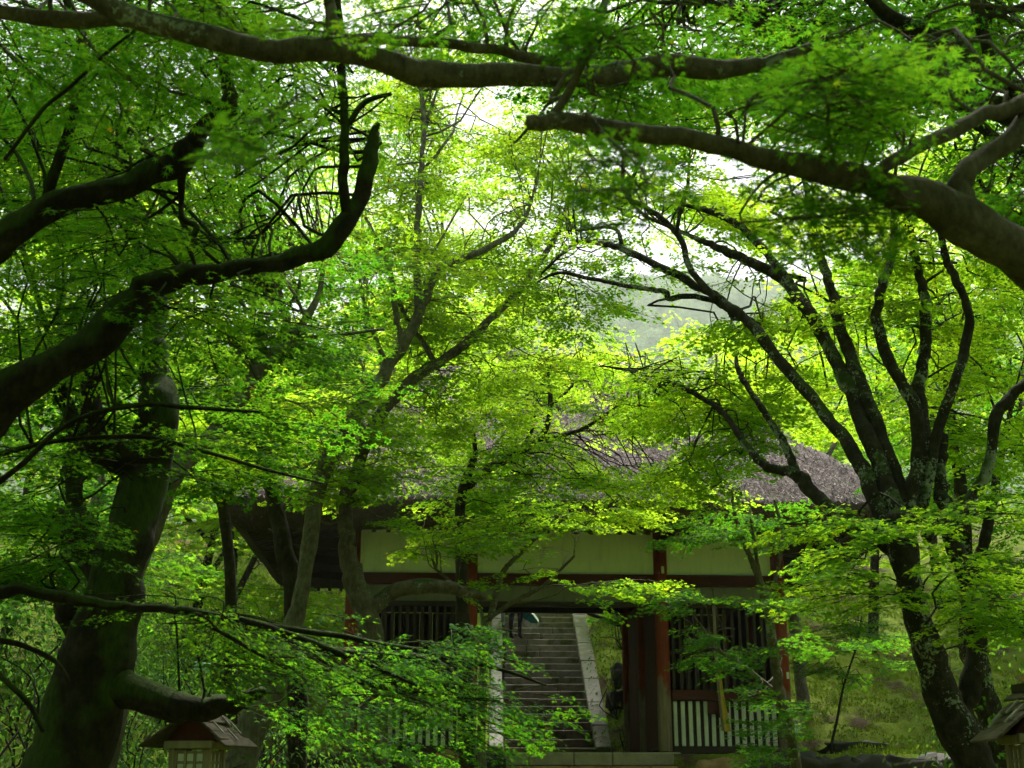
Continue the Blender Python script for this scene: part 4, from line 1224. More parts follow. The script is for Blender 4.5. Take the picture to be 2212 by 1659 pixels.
def T_upper_right():
    t = Tree('lichen-flecked dark maple limbs slanting through the upper right corner', 'bark_lichen', rs=0.85)
    t.limb('2560,2200,6.8,95;2470,1000,6.6,78;2390,500,6.4,60;2300,285,6.4,42;2212,207,6.4,29;2130,152,6.4,25;2060,110,6.4,23;1980,65,6.4,21;1900,15,6.4,19;1850,-60,6.4,16;1780,-200,6.4,12', True)
    t.limb('2300,285,6.4,40;2150,230,6.5,32;2000,200,6.6,30;1880,165,6.7,31;1800,115,6.8,28;1720,85,6.9,24;1640,50,7,20;1540,10,7.1,15;1480,-40,7.1,10')
    t.limb('2150,165,6.4,14;2125,80,6.4,17;2110,0,6.4,16;2100,-120,6.4,12')
    t.limb('1700,70,6.9,8;1660,30,6.9,8;1640,20,6.9,7;1590,120,7,5')
    t.limb('2300,285,6.5,24;2212,480,6.6,26;2160,440,6.7,18;2130,420,6.8,10')
    t.field((2050, 60, 180, 80, 5.8, 7.6, 8, .48), (1750, 60, 190, 70, 6, 7.6, 7, .45), (2150, 340, 80, 130, 6.4, 8.4, 6, .45), (1600, 130, 190, 80, 6.6, 8.4, 6, .45), (1480, 260, 150, 60, 7, 9, 5, .45), (1780, 250, 160, 60, 6.8, 8.5, 4, .42), (1650, 140, 260, 130, 8, 11, 14, .55), (2020, 230, 200, 160, 8, 11, 12, .55), (1330, 80, 180, 80, 8, 12, 9, .55), (2120, 60, 130, 90, 8, 11, 6, .55), (1850, 5, 330, 40, 8, 12, 9, .55), (1400, 10, 160, 40, 9, 12, 5, .55))
    t.canopy(1, 8, 3, 10, 50)
    return t.finish(200)
def T_lichen_multi():
    t = Tree('multi-stemmed maple with white lichen spots fanning out right of the gate', 'bark_lichen', 'leaf_young_lit', rs=0.64)
    t.limb('2175,1860,9.6,78;2120,1700,9.6,68;2070,1580,9.6,62;2030,1480,9.6,57;1995,1380,9.6,52;1965,1270,9.6,48;1945,1180,9.65,48;1940,1120,9.7,40', True)
    for s in ('1935,1195,9.7,30;1870,1140,9.8,25;1800,1100,10,25;1745,1050,10.2,24;1715,1020,10.3,20;1660,1010,10.5,15;1610,960,10.7,12;1560,890,11,10;1470,835,11.4,8;1380,805,11.8,5;1300,790,12,3',
              '1722,1028,10.3,15;1695,960,10.4,13;1650,890,10.5,11;1600,810,10.7,9;1590,770,10.8,6',
              '1910,1140,9.8,28;1875,1040,10,26;1830,960,10.2,23;1770,880,10.5,21;1700,800,10.8,20;1640,720,11.1,19;1575,660,11.4,17;1510,620,11.7,14;1420,575,12,13;1340,535,12.3,12;1270,523,12.6,9;1235,530,12.8,6;1170,590,13,4',
              '1545,645,11.5,13;1490,580,11.7,11;1470,520,11.8,11;1440,480,11.9,10;1390,445,12,9;1360,430,12,9;1365,390,12,7;1390,340,12,5',
              '1462,500,11.8,7;1470,450,11.8,7;1485,400,11.8,6;1490,330,11.8,4',
              '1600,685,11.4,12;1540,650,11.6,10;1480,640,11.7,10;1445,645,11.8,10;1435,630,11.8,9;1380,622,11.9,8;1290,605,12.2,7;1210,590,12.5,6;1160,610,12.6,3',
              '1345,537,12.3,8;1335,500,12.3,7;1310,490,12.3,6;1270,495,12.3,5;1200,500,12.5,3',
              '1942,1120,9.8,32;1890,980,10.1,29;1840,850,10.5,26;1800,760,10.8,23;1740,660,11.1,21;1690,600,11.4,20;1620,565,11.7,17;1540,530,12,13;1480,505,12.2,8;1400,470,12.5,5',
              '1708,612,11.3,15;1650,540,11.5,14;1600,490,11.7,12;1540,460,11.9,9;1470,440,12,6',
              '1952,1100,9.9,30;1905,950,10.2,27;1850,800,10.6,23;1810,690,10.9,20;1790,610,11.1,17;1765,530,11.3,14;1750,450,11.4,10;1730,360,11.5,6',
              '1960,1110,9.9,26;1985,980,10,24;1975,880,10.1,23;1925,790,10.2,20;1895,700,10.3,18;1905,620,10.3,16;1930,540,10.4,13;1930,430,10.4,9;1940,330,10.4,5',
              '1985,1120,10,22;2000,950,10.3,24;1985,840,10.5,22;2000,740,10.6,19;1995,640,10.7,17;1975,540,10.8,13;1960,440,10.9,7',
              '1995,1090,9.9,19;2025,930,10,18;2060,830,10,18;2090,730,10.1,17;2085,650,10.1,16;2045,560,10.2,13;2030,480,10.2,9;2040,380,10.2,5',
              '2000,1160,9.7,22;2100,1070,9.8,20;2135,1000,9.8,19;2150,900,9.8,19;2190,850,9.8,17;2250,790,9.8,14;2320,700,9.8,8',
              '2110,1640,9.8,50;2085,1520,9.8,42;2110,1430,9.8,36;2105,1330,9.8,34;2080,1230,9.8,32;2050,1120,9.9,28;2030,1040,10,22;2040,940,10.1,16'):
        t.limb(s)
    t.field((1330, 470, 140, 100, 12, 14.5, 12, .5), (1500, 420, 130, 90, 11.5, 14, 11, .5), (1640, 430, 130, 80, 11, 13.5, 9, .5), (1480, 570, 150, 50, 11.5, 13.5, 5, .45), (1580, 770, 170, 100, 11, 14, 14, .5),
            (1450, 860, 170, 80, 11.5, 14.5, 14, .5), (1620, 920, 130, 70, 10.8, 12.5, 7, .48), (1850, 560, 150, 160, 10.4, 13.5, 17, .5), (2050, 560, 150, 180, 10.4, 13.5, 17, .5), (2110, 850, 120, 170, 10.2, 13, 14, .5),
            (1800, 830, 200, 150, 12, 15, 12, .55), (1500, 1000, 140, 60, 11.5, 14, 9, .48), (1270, 660, 110, 50, 12.5, 14, 5, .45), (1650, 650, 130, 60, 12, 14, 6, .48), (1900, 320, 220, 130, 11, 15, 10, .58), (1560, 270, 170, 110, 11, 15, 9, .55), (2120, 420, 120, 160, 11, 14, 9, .55))
    t.field((2000, 1110, 180, 45, 8.2, 9.3, 5, .44), (2130, 1220, 90, 90, 8, 9.2, 5, .44), (1880, 1200, 110, 40, 8.3, 9.3, 3, .40), (2060, 1380, 50, 60, 8.3, 9.1, 2, .36), (1830, 1290, 110, 45, 9, 10.5, 4, .42),
            (1780, 1130, 80, 35, 9, 10.5, 3, .38), (2180, 1400, 50, 80, 8.2, 9.0, 2, .38))
    t.canopy(5, 10, 8, 13, 8)
    return t.finish(150)
def T_grey_pair():
    t = Tree('slender pale grey maple trunk leaning before the left end of the gate', 'bark_grey', 'leaf_young_lit')
    t.limb('470,1780,13,36;530,1620,13,34;575,1510,13,31;610,1430,13,26;640,1330,13,19;655,1250,13,18;668,1160,13,18;682,1080,13.1,18;705,1010,13.2,18;745,940,13.3,17;790,860,13.4,16;835,800,13.5,14;870,745,13.6,13;905,680,13.7,11;930,620,13.8,9;960,575,13.9,9;1020,550,14,7;1090,515,14.1,6;1130,480,14.2,4;1150,430,14.2,3', True)
    t.limb('905,690,13.7,9;900,580,13.8,8;902,480,13.9,7;910,370,14,6;915,260,14.1,5;905,170,14.2,4')
    t.limb('870,748,13.6,8;855,680,13.6,7;845,600,13.6,6;825,540,13.6,5;790,470,13.7,4')
    t.limb('840,800,13.5,6;800,700,13.4,5;780,620,13.4,4;770,540,13.4,3')
    t.field((900, 480, 170, 180, 13, 16, 19, .6), (1000, 620, 180, 110, 13, 15.5, 12, .55), (770, 620, 170, 150, 12.5, 15, 14, .55), (690, 880, 190, 110, 12.5, 14.5, 12, .55), (920, 260, 140, 150, 14, 17, 16, .6), (1060, 200, 150, 110, 14, 18, 9, .6), (860, 110, 180, 120, 13, 17, 10, .62), (1180, 130, 150, 110, 13.5, 17, 8, .62), (1000, 15, 260, 45, 13, 17, 8, .62), (1100, 430, 120, 150, 14, 17, 10, .58),
            (600, 1010, 120, 60, 12.6, 14, 5, .5), (640, 1100, 80, 30, 12.4, 13, 2, .4))
    t.canopy(-4, -1, 12, 16, 3)
    return t.finish()
def T_mossy_curved():
    t = Tree('mossy curved maple with a low bowed limb before the left plaster panel', 'bark_tan', 'leaf_young_lit')
    t.limb('805,1780,13.4,32;798,1420,13.4,28;785,1320,13.4,26;765,1250,13.4,24;750,1180,13.4,19;748,1100,13.5,16;765,1030,13.6,14;790,960,13.7,14;830,890,13.8,13;880,830,13.9,12;935,790,14,11;1000,745,14.2,10;1060,690,14.3,9;1120,630,14.5,7;1170,560,14.6,6;1205,500,14.7,5;1235,410,14.8,3', True)
    t.limb('790,1335,13.4,18;830,1290,13.4,17;880,1272,13.4,16;960,1270,13.5,15;1050,1290,13.6,9')
    t.limb('940,787,14,7;915,740,14,6;880,690,14,5;840,600,14,4')
    t.limb('745,1110,13.5,7;715,1130,13.4,4;690,1125,13.4,3')
    t.field((1050, 800, 170, 100, 13.5, 16, 14, .55), (880, 970, 170, 80, 13.3, 15.5, 17, .52), (800, 1075, 80, 35, 13.2, 14, 4, .4), (1180, 570, 110, 110, 14, 16, 9, .55), (1190, 350, 100, 110, 14.5, 17, 15, .58), (720, 990, 130, 80, 13, 14.4, 7, .5), (980, 710, 130, 70, 14, 15.6, 8, .55), (820, 1140, 50, 40, 13.2, 13.8, 2, .35))
    return t.finish()
def T_small_left():
    t = Tree('thin dark forked maple standing clear of the left eave corner', 'bark_dark', 'leaf_young_lit')
    t.limb('500,1760,16,17;497,1290,16,13;492,1200,16,12;485,1120,16,12;478,1085,16,11;450,1055,16,8;425,1030,16,6;380,980,16,4', True)
    t.limb('482,1092,16,9;510,1050,16,7;525,1000,16,6;535,950,16,4')
    t.field((430, 1000, 90, 60, 15, 17, 6, .5), (530, 980, 100, 60, 15.5, 17, 6, .5))
    t.finish()
    t = Tree('dark maple with a knobbly trunk crossing the left eave underside', 'bark_dark', 'leaf_young_lit')
    t.limb('650,1760,14.5,24;635,1290,14.5,20;617,1200,14.5,19;602,1130,14.6,18;587,1050,14.7,16;574,970,14.8,15;562,900,14.9,12;570,840,15,8;560,760,15,4', True)
    t.limb('582,1010,14.7,10;560,960,14.7,8;545,930,14.7,6;500,900,14.7,4')
    t.field((560, 930, 140, 90, 14, 16, 10, .52), (480, 860, 140, 80, 14, 16, 7, .52), (640, 1050, 90, 30, 14, 15.2, 3, .42))
    t.finish()
    t = Tree('smooth pale maple rising behind the massive mossy trunk', 'bark_grey')
    t.limb('215,1820,9.9,32;270,1300,9.8,28;335,1130,9.8,26;352,1075,9.8,25;370,1030,9.8,23;410,985,9.9,21;450,950,10,20;500,890,10.1,17;540,825,10.2,15;575,780,10.3,13;620,740,10.4,10;660,690,10.5,8;690,630,10.6,6;700,560,10.7,4', True)
    t.limb('395,1000,9.9,13;400,960,9.9,10;408,935,9.9,7')
    t.limb('600,762,10.4,10;620,700,10.5,9;600,640,10.6,7;565,600,10.7,5')
    t.limb('625,735,10.4,5;740,722,10.4,4;830,712,10.4,3')
    t.field((560, 780, 200, 150, 9.8, 11.8, 12, .52), (430, 690, 200, 120, 10, 12, 9, .52), (690, 650, 180, 130, 10, 12, 9, .52), (520, 560, 220, 120, 10.5, 13, 10, .55), (330, 620, 200, 120, 10.5, 13, 9, .55), (150, 480, 220, 180, 10, 13, 12, .55), (400, 330, 280, 180, 10.5, 13.5, 14, .6), (180, 130, 260, 150, 9, 13, 17, .6), (520, 110, 200, 120, 10, 14, 12, .6), (60, 330, 160, 130, 9, 12, 8, .55), (300, 5, 320, 50, 9, 13, 9, .6))
    t.canopy(-6, -1, 11, 15, 4)
    t.finish()
def T_centre():
    t = Tree('dark branching maple spreading in front of the thatch roof', 'bark_dark', 'leaf_young_lit')
    t.limb('1010,1780,16.2,22;1000,1300,16.2,14;992,1150,16.2,12;1000,1060,16.2,11;1013,1015,16.2,9;1027,980,16.2,6;1020,920,16.2,4', True)
    t.limb('1000,1062,16.2,9;1060,1010,16.3,9;1110,985,16.4,8;1160,955,16.5,7;1185,910,16.6,6;1190,850,16.7,5;1180,800,16.8,4')
    t.limb('1120,982,16.4,5;1148,935,16.5,4;1155,895,16.5,3')
    t.limb('1188,880,16.6,4;1220,850,16.7,3;1260,810,16.8,3')
    t.limb('1165,950,16.5,5;1250,930,16.6,4;1330,880,16.7,3')
    t.field((1070, 930, 160, 90, 15.6, 18, 19, .55), (1200, 840, 170, 100, 16, 18.3, 17, .55), (1130, 1055, 210, 50, 15.6, 17.5, 11, .52), (1320, 1080, 130, 60, 15.6, 18, 9, .5), (960, 1050, 100, 50, 15.8, 17, 6, .5), (1320, 930, 140, 80, 16, 18.3, 13, .52), (1480, 1020, 110, 50, 16, 18, 6, .5),
            (1240, 760, 150, 70, 16.5, 18.5, 12, .55), (1380, 1010, 90, 50, 16, 18, 6, .5), (1180, 1000, 160, 40, 16, 18, 6, .5), (1420, 900, 90, 80, 16, 18, 6, .5), (1050, 830, 110, 60, 16, 18, 7, .52))
    t.finish()
    t = Tree('young thin maple spreading low sprays over the white plaster panels', 'bark_tan', 'leaf_young_lit')
    t.limb('1038,1780,14.5,11;1045,1380,14.5,8;1060,1330,14.5,7;1085,1240,14.6,6;1130,1190,14.6,5;1200,1120,14.6,3', True)
    t.limb('1060,1332,14.5,5;1110,1300,14.5,5;1180,1260,14.5,4;1240,1200,14.5,3')
    t.limb('1046,1380,14.5,5;1035,1310,14.5,4;990,1270,14.5,4;940,1230,14.5,3')
    t.field((920, 1185, 90, 40, 14, 15, 6, .42), (1040, 1150, 110, 45, 14, 15, 6, .42), (1170, 1140, 110, 45, 14, 15.5, 6, .42), (1320, 1125, 80, 35, 14, 15.4, 4, .4), (1300, 1265, 110, 28, 13.6, 14.4, 4, .40), (1010, 1262, 60, 22, 14, 14.6, 2, .32), (1120, 1225, 70, 25, 14, 15, 2, .36), (930, 1130, 70, 30, 14.2, 15, 3, .4))
    t.finish()
    t = Tree('slim young maple sapling standing before the right corner column', 'bark_tan')
    t.limb('1738,1800,15.5,14;1715,1620,15.5,12;1690,1520,15.5,11;1675,1430,15.5,10;1660,1330,15.5,10;1640,1250,15.5,8;1615,1190,15.5,6;1590,1120,15.6,5;1580,1060,15.6,3', True)
    t.limb('1682,1500,15.5,5;1620,1450,15.5,5;1560,1410,15.5,4;1510,1385,15.5,3')
    t.limb('1662,1310,15.5,5;1680,1230,15.5,4;1690,1150,15.5,4;1672,1080,15.5,3')
    t.limb('1645,1262,15.5,5;1632,1190,15.5,4;1620,1100,15.5,3')
    t.field((1560, 1165, 110, 50, 15, 16, 8, .42), (1650, 1110, 100, 50, 15, 16, 6, .42), (1560, 1290, 100, 40, 14.6, 15.6, 6, .4), (1540, 1400, 120, 50, 14.6, 15.8, 7, .42), (1690, 1310, 50, 50, 14.8, 15.6, 3, .36), (1700, 1500, 120, 40, 14.8, 15.8, 5, .42),
            (1640, 1580, 110, 50, 14.6, 15.6, 6, .42), (1790, 1390, 80, 40, 15, 16.5, 3, .42), (1450, 1290, 70, 30, 14.2, 15, 2, .36))
    t.finish()
    t = Tree('little maple sapling growing on the bright moss bank', 'bark_dark')
    t.limb('1795,1610,21,3;1808,1560,21,3;1822,1480,21,2.6;1846,1410,21,2.2;1862,1330,21,1.6', True)
    t.field((1850, 1340, 100, 50, 20.2, 21.4, 8, .5), (1800, 1430, 70, 30, 20.2, 21.4, 3, .4), (1900, 1450, 60, 40, 20, 21.4, 3, .45))
    t.finish()
    t = Tree('grey lichen-crusted leaning maple trunk behind the multi-stemmed maple', 'bark_lichen')
    t.limb('2190,1720,13,32;2150,1560,13,29;2120,1470,13,27;2100,1380,13,23;2090,1250,13,19;2080,1100,13,15;2060,950,13.2,11;2040,800,13.4,7', True)
    t.limb('2095,1300,13,14;2130,1150,13,12;2160,1000,13,9;2190,850,13.2,5')
    t.field((2130, 1050, 120, 130, 12.2, 14.5, 12, .55), (2000, 780, 170, 140, 13, 16, 14, .6), (2150, 1280, 90, 80, 12, 14, 6, .5), (1900, 950, 150, 110, 13.5, 17, 10, .6), (2120, 700, 130, 160, 13, 16, 12, .6))
    t.finish()
T_old_mossy(); T_left_limbs(); T_near_right(); T_top_limb(); T_upper_right(); T_lichen_multi(); T_grey_pair(); T_mossy_curved(); T_small_left(); T_centre()

# ------------------------------------------------------------------ the wood behind the gate
def forest_tree(x, y, H, R, npad, seed, label, group, bark='bark_dark', leaf='leaf_young_lit', lean=0.0, r0=.13, low=.3, tpl='far'):
    r = np.random.default_rng(seed)
    t = Tree(label, bark, leaf, group=group); t.plain = tpl == 'wide' or y > 24
    g = hz(x, y); lx, ly = r.normal(lean, .10), r.normal(0, .06)
    def top(f): return x+lx*H*f+.15*math.sin(3*f+seed), y+ly*H*f, g+H*f
    s = ';'.join('%f,%f,%f,%f' % (*top(f), r0*(1-.85*f)) for f in (0, .15, .3, .45, .6, .75, .9))
    t.limb('%f,%f,%f,%f;' % (x, y, g-.2, r0*1.3)+s, world=True)
    nl = int(r.integers(5, 8))
    for k in range(nl):
        f = r.uniform(low, .7); a = r.uniform(0, 6.28); b = top(f); L = R*r.uniform(.6, 1.0); up = H*(1-f)*r.uniform(.35, .7)
        pts = [(b[0], b[1], b[2], r0*.5*(1-f)+.02)]
        for q in (.35, .7, 1.0):
            pts.append((b[0]+math.cos(a)*L*q+r.normal(0, .1), b[1]+math.sin(a)*L*q, b[2]+up*(1-(1-q)**1.6), (r0*.5*(1-f)+.02)*(1-.8*q)))
        t.limb(';'.join('%f,%f,%f,%f' % p for p in pts), world=True)
    for _ in range(npad):
        a = r.uniform(0, 6.28); rr = R*math.sqrt(r.uniform(.02, 1)); f = r.uniform(low*.8, 1.0)
        env = math.sqrt(max(.05, 1-((f-.6)/.52)**2))
        c = np.array([x+lx*H*f+math.cos(a)*rr*env, y+ly*H*f+math.sin(a)*rr*env, g+H*f-.10*rr])
        u, v, d = proj(c)
        if not (d > 0 and -250 < u < 2460 and -300 < v < 1750): 
            if tpl == 'far' and r.random() < .6: continue
        elif tpl == 'wide': continue
        t.pad(c, r.uniform(.9, 1.35), 3, tpl)
    return t.finish()
FT = [ # x, y, H, R, pads, label kind
    (-3.6, 26.5, 7.5, 2.6, 40, 0), (-6.2, 24.0, 9.0, 3.0, 44, 0), (-1.2, 29.5, 9.0, 2.8, 40, 0), (-8.8, 29.0, 11, 3.4, 48, 0), (-4.6, 32.5, 11.0, 3.2, 48, 0),
    (-2.6, 27.8, 5.0, 2.0, 34, 0), (-4.8, 28.5, 6.0, 2.2, 34, 0), (-.4, 33, 6.0, 2.2, 30, 0), (-9.5, 19.5, 7.5, 2.8, 40, 4), (-6.8, 17.5, 5.5, 2.2, 30, 4), (-12.5, 24, 10, 3.4, 44, 4), (-5.0, 21.0, 4.6, 2.0, 24, 4), (13.2, 18.5, 6.5, 2.2, 26, 5), (13.5, 22, 9, 3.0, 40, 5),
    (4.9, 29.5, 5.6, 2.2, 26, 1), (9.6, 29.5, 8.5, 2.6, 34, 1), (13.4, 28.0, 9.5, 3.0, 44, 1), (7.4, 33.0, 7.0, 2.8, 34, 1), (12.5, 32.0, 12, 3.4, 50, 1),
    (1.2, 34.5, 8.5, 3.0, 40, 2), (-1.6, 38.0, 13.5, 3.6, 56, 2), (.6, 41, 14.5, 3.4, 60, 2), (3.2, 46, 12.5, 3.4, 50, 2), (5.2, 37.0, 4.6, 2.8, 30, 2), (9.8, 38.5, 6.5, 3.0, 34, 2), (-7.0, 40, 13, 3.8, 52, 2), (15.5, 39, 13, 3.8, 50, 2),
    (3.0, 43.0, 5.0, 3.2, 30, 3), (7.6, 45.0, 4.0, 3.0, 26, 3), (-3.6, 47, 13, 4.0, 48, 3), (12.6, 47, 8.0, 3.4, 36, 3), (-11.5, 46, 15, 4.2, 52, 3), (19.5, 46, 14, 4.2, 46, 3), (.2, 52, 9.0, 4.0, 40, 3)]
KL = [('maple with bright crown on the slope left of the gate', 'maples left of the gate'), ('maple with bright crown on the bank right of the stone stairs', 'maples right of the stairs'),
      ('maple with yellow-green crown rising behind the thatch roof', 'maples behind the roof'), ('pale green maple high on the slope beyond the stairs', 'maples high on the slope'),
      ('maple branching low in the shade beyond the massive mossy trunk', 'maples beyond the mossy trunk'), ('maple branching low behind the multi-stemmed lichen maple', 'maples behind the lichen maple')]
for i, (x, y, H, R, n, k) in enumerate(FT):
    sz = 'low young' if H < 5.7 else 'medium-tall' if H < 9.4 else 'tall'
    bk = ('dark-barked', 'lichen-barked', 'grey-barked')[i % 3]
    forest_tree(x, y, H, R, n, 100+i, sz+' '+bk+' '+KL[k][0], KL[k][1], ('bark_dark', 'bark_lichen', 'bark_grey')[i % 3], low=.10 if k > 3 else .22 if y < 31 else .3, leaf='leaf' if k > 3 else 'leaf_young_lit')
# unseen wood added round the path to cut side and back light
for i, (x, y, H, R, n) in enumerate([(-9.5, 13, 9, 3.2, 70), (-9.0, 6, 9, 3.2, 70), (-9.5, -1, 9, 3.2, 70), (-7, -8, 9, 3.4, 70), (-1.5, -11, 9, 3.6, 70), (4.5, -10, 9, 3.6, 70), (9.5, -5, 9, 3.4, 70), (10.5, 2, 9, 3.2, 70), (10.5, 9, 9, 3.2, 70), (12.5, 15.5, 10, 3.2, 70),
        (-13, 17, 11, 3.8, 60), (-14, 9, 11, 3.8, 60), (-14, 1, 11, 3.8, 60), (-12, -8, 11, 3.8, 60), (-4.5, -16, 11, 3.8, 60), (3, -16, 11, 3.8, 60), (10.5, -12, 11, 3.8, 60), (14.5, -3, 11, 3.8, 60), (15, 5, 11, 3.8, 60), (16, 12, 11, 3.8, 60), (17.5, 20, 12, 3.8, 60)]):
    forest_tree(x, y, H, R, n, 500+i, 'unseen dense maple added beside the approach path to cut side light', 'unseen light-blocking maples round the approach path', 'bark_dark', 'leaf', low=.08, tpl='wide')
# lichen-white slim trunk in the garden right of the stairs, and a straight grey trunk beyond the right corner
t = Tree('thin white-lichened trunk leaning in the garden beside the stair kerb', 'bark_lichen')
t.limb('1405,1580,26.5,11;1395,1490,26.5,11;1374,1420,26.5,11;1348,1360,26.5,10;1332,1305,26.5,9;1300,1200,26.5,7;1280,1080,26.5,4', True)
t.limb('1345,1350,26.5,6;1310,1340,26.5,5;1270,1325,26.5,4'); t.field((1330, 1340, 50, 25, 25.6, 27, 3, .6), (1330, 1180, 100, 60, 25.5, 27.5, 6, .8)); t.finish()
t = Tree('straight smooth grey trunk on the moss bank beyond the corner column', 'bark_grey', 'leaf_young_lit')
t.limb('1738,1560,26,15;1728,1470,26,14;1722,1380,26,14;1714,1290,26,14;1700,1150,26,13;1690,1000,26.2,11;1670,850,26.4,8;1660,700,26.6,5', True)
t.limb('1700,1120,26,7;1780,1000,26,6;1840,880,26,4'); t.field((1700, 900, 180, 130, 25, 28, 16, .9), (1950, 1120, 120, 90, 24, 27, 6, .9)); t.finish()

# ------------------------------------------------------------------ shrubs and undergrowth
def shrub(x, y, R, H, n, seed, label, leaf='leaf_ever', group='shrubs in the undergrowth'):
    r = np.random.default_rng(seed); g = hz(x, y)
    base = np.array([x, y, g])
    t = thing('shrub', label, 'shrub', tuple(base), 0, group)
    mb = MB()
    V_, F_ = [], []; nv = 0
    for k in range(6):
        a = r.uniform(0, 6.28); e = np.array([math.cos(a)*R*r.uniform(.5, .95), math.sin(a)*R*r.uniform(.5, .95), H*r.uniform(.5, .9)]); j = r.normal(0, .12*R, (2, 3))
        path = catmull(np.array([[0, 0, -.05, .016], [*(e*np.array([.25, .25, .35])+j[0]), .012], [*(e*np.array([.6, .6, .7])+j[1]), .008], [*e, .003]]), .2)
        V, F, cap = tube(path, 5, 0); V_.append(V); F_.append(np.concatenate([F[:, [0, 1, 2]], F[:, [0, 2, 3]], cap])+nv); nv += len(V)
    link('stems', mesh_np('stems', np.concatenate(V_), np.concatenate(F_), True), t, M['bark_dark'])
    a = r.uniform(0, 6.28, n); el = np.arccos(r.uniform(-.15, 1, n)); rad = r.uniform(.55, 1.0, n)**.5
    lump = 1+.25*np.sin(a*3+seed)*np.sin(el*4+seed*2)
    pos = np.stack([np.sin(el)*np.cos(a)*R*rad*lump, np.sin(el)*np.sin(a)*R*rad*lump, np.cos(el)*H*rad*lump], 1); pos[:, 2] = np.maximum(pos[:, 2], .02)+.02
    yaw = a+r.normal(0, .6, n); dr = r.normal(.45, .4, n); rl = r.normal(0, .5, n)
    cy_, sy = np.cos(yaw), np.sin(yaw); cd, sdr = np.cos(dr), np.sin(dr); cl, sl = np.cos(rl), np.sin(rl)
    X = np.stack([cy_*cd, sy*cd, -sdr], 1); Yv = np.stack([-sy*cl+cy_*sdr*sl, cy_*cl+sy*sdr*sl, cd*sl], 1); Z = np.cross(X, Yv)
    B = np.stack([X, Yv, Z], 2); size = r.uniform(.04, .08, n)
    tv, tf = LEAF[4]
    V = (np.einsum('nij,kj->nki', B*size[:, None, None], tv)+pos[:, None, :]).reshape(-1, 3)
    F = (tf[None]+(np.arange(n)*len(tv))[:, None, None]).reshape(-1, 3)
    o = link('foliage', mesh_np('foliage', V, F), t, M[leaf]); o['kind'] = 'stuff'
SH = [(430, 1240, 27, 1.5, 1.7), (520, 1270, 28, 1.5, 1.6), (600, 1250, 29.5, 1.6, 1.8), (380, 1180, 30, 1.8, 2.0), (20, 1380, 16, 1.5, 1.6), (130, 1440, 17, 1.4, 1.5), (280, 1380, 18, 1.5, 1.6), (60, 1240, 20, 1.8, 2.0), (200, 1250, 21, 1.6, 1.8), (60, 1280, 10.5, .9, 1.0), (30, 1500, 9.5, .8, .9), (170, 1320, 12.5, 1.1, 1.3), (360, 1420, 13, .9, .9), (330, 1600, 12.5, .8, .7), (480, 1560, 14.5, 1.0, .9), (600, 1600, 15, .9, .9), (90, 1120, 13.5, 1.2, 1.4),
      (700, 1600, 16.5, .8, .7), (540, 1400, 17, 1.1, 1.2), (420, 1330, 18.5, 1.3, 1.3), (260, 1500, 14, 1.0, 1.0), (2190, 1480, 12.5, .9, .9), (2120, 1600, 11.5, .6, .6), (2205, 1350, 15, 1.2, 1.2), (1330, 1380, 26, .55, .5), (1350, 1560, 24.6, .45, .4), (1345, 1330, 29.5, .7, .6), (1085, 1350, 28.5, .25, .3)]
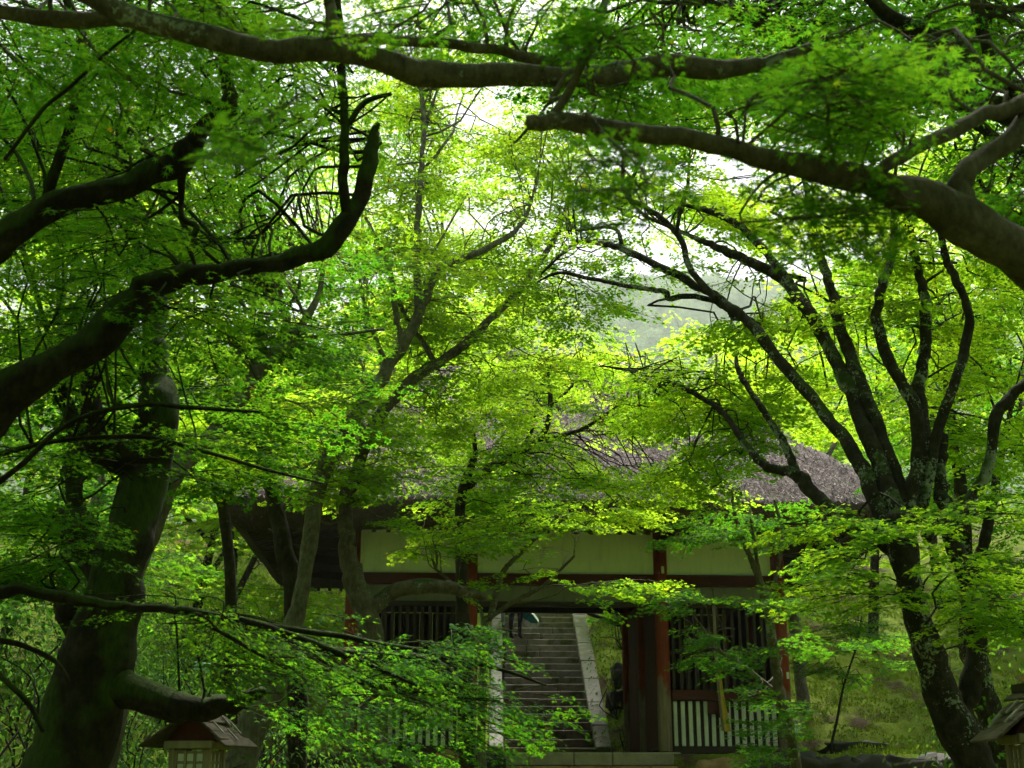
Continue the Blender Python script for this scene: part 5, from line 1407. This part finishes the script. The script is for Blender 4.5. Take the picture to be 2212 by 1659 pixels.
for i, (u, v, Y, R, H) in enumerate(SH):
    p = P(u, v, Y)
    lab, gr = ('leafy evergreen shrub in the dark undergrowth left of the gate', 'shrubs left of the gate') if u < 900 else (('leafy evergreen shrub behind the multi-stemmed lichen maple', 'shrubs right of the gate') if u > 1900 else ('low leafy shrub in the moss beside the stair kerb', 'shrubs beside the stairs'))
    lab = ('small ' if R < .7 else 'mid-sized ' if R < 1.15 else 'broad ' if R < 1.45 else 'large spreading ')+lab
    where = 'on the bank left of the massive mossy trunk' if u < 120 else 'behind the massive mossy trunk' if u < 330 else 'behind the lantern under the low limb' if u < 520 else 'below the left eave of the gate'
    if u < 900: lab = lab.replace('in the dark undergrowth left of the gate', where)
    if Y > 26 and u < 900: lab, gr = 'bright green bushy shrub on the slope behind the left eave', 'shrubs behind the left eave'
    shrub(p[0], p[1], R*1.15, max(H, p[2]-hz(p[0], p[1])+.35*H), int(1050*R*max(H, .6)), 300+i, lab, 'leaf_young_lit' if Y > 26 and u < 900 else 'leaf_ever', gr)

# moss tufts on the bank (stuff)
def moss():
    r = np.random.default_rng(9); N = 90000
    x = r.uniform(3.6, 12.5, N); y = r.uniform(19.6, 33, N)
    k = ~((x > -3) & (x < 6.2) & (y < 24.7)) & (x-(y-24.8)*SK > 3.45)
    x, y = x[k], y[k]
    msk = np.array([mnoise.noise(Vector((a*1.3, b*2.2, 4)))+.6*mnoise.noise(Vector((a*3.5, b*6, 9))) for a, b in zip(x, y)]) > -.12
    x, y = x[msk], y[msk]; z = height(x, y)+bumps(x, y)
    n = len(x); a = r.uniform(0, 6.28, n); h = r.uniform(.018, .07, n); w = r.uniform(.010, .022, n)
    c = np.stack([x, y, z], 1); s = np.stack([np.cos(a), np.sin(a), np.zeros(n)], 1)*w[:, None]; tip = np.stack([r.normal(0, .02, n), r.normal(-.01, .02, n), h], 1)
    V = np.stack([c-s, c+s, c+tip], 1).reshape(-1, 3); F = np.arange(len(V)).reshape(-1, 3)
    o = link('moss', mesh_np('moss', V, F), None, M['moss']); tag(o, 'bright yellow-green moss covering the bank right of the gate', 'moss', kind='stuff')
moss()
# fallen leaves on the stairs and moss (stuff)


# ------------------------------------------------------------------ the moist air between here and the far hill
HAZE = 0.00035
hb = MB(); hb.box((0, 220, 95), (1300, 900, 200))
m, nt, nd, ln, out = newmat('haze')
pv = nd.new('ShaderNodeVolumePrincipled'); pv.inputs['Color'].default_value = (.86, .93, .95, 1); pv.inputs['Density'].default_value = HAZE; pv.inputs['Anisotropy'].default_value = .2
ln.new(pv.outputs[0], out.inputs['Volume'])
hz_o = hb.build('haze', m); tag(hz_o, 'thin pale haze in the air before the far hill', 'haze', kind='stuff')
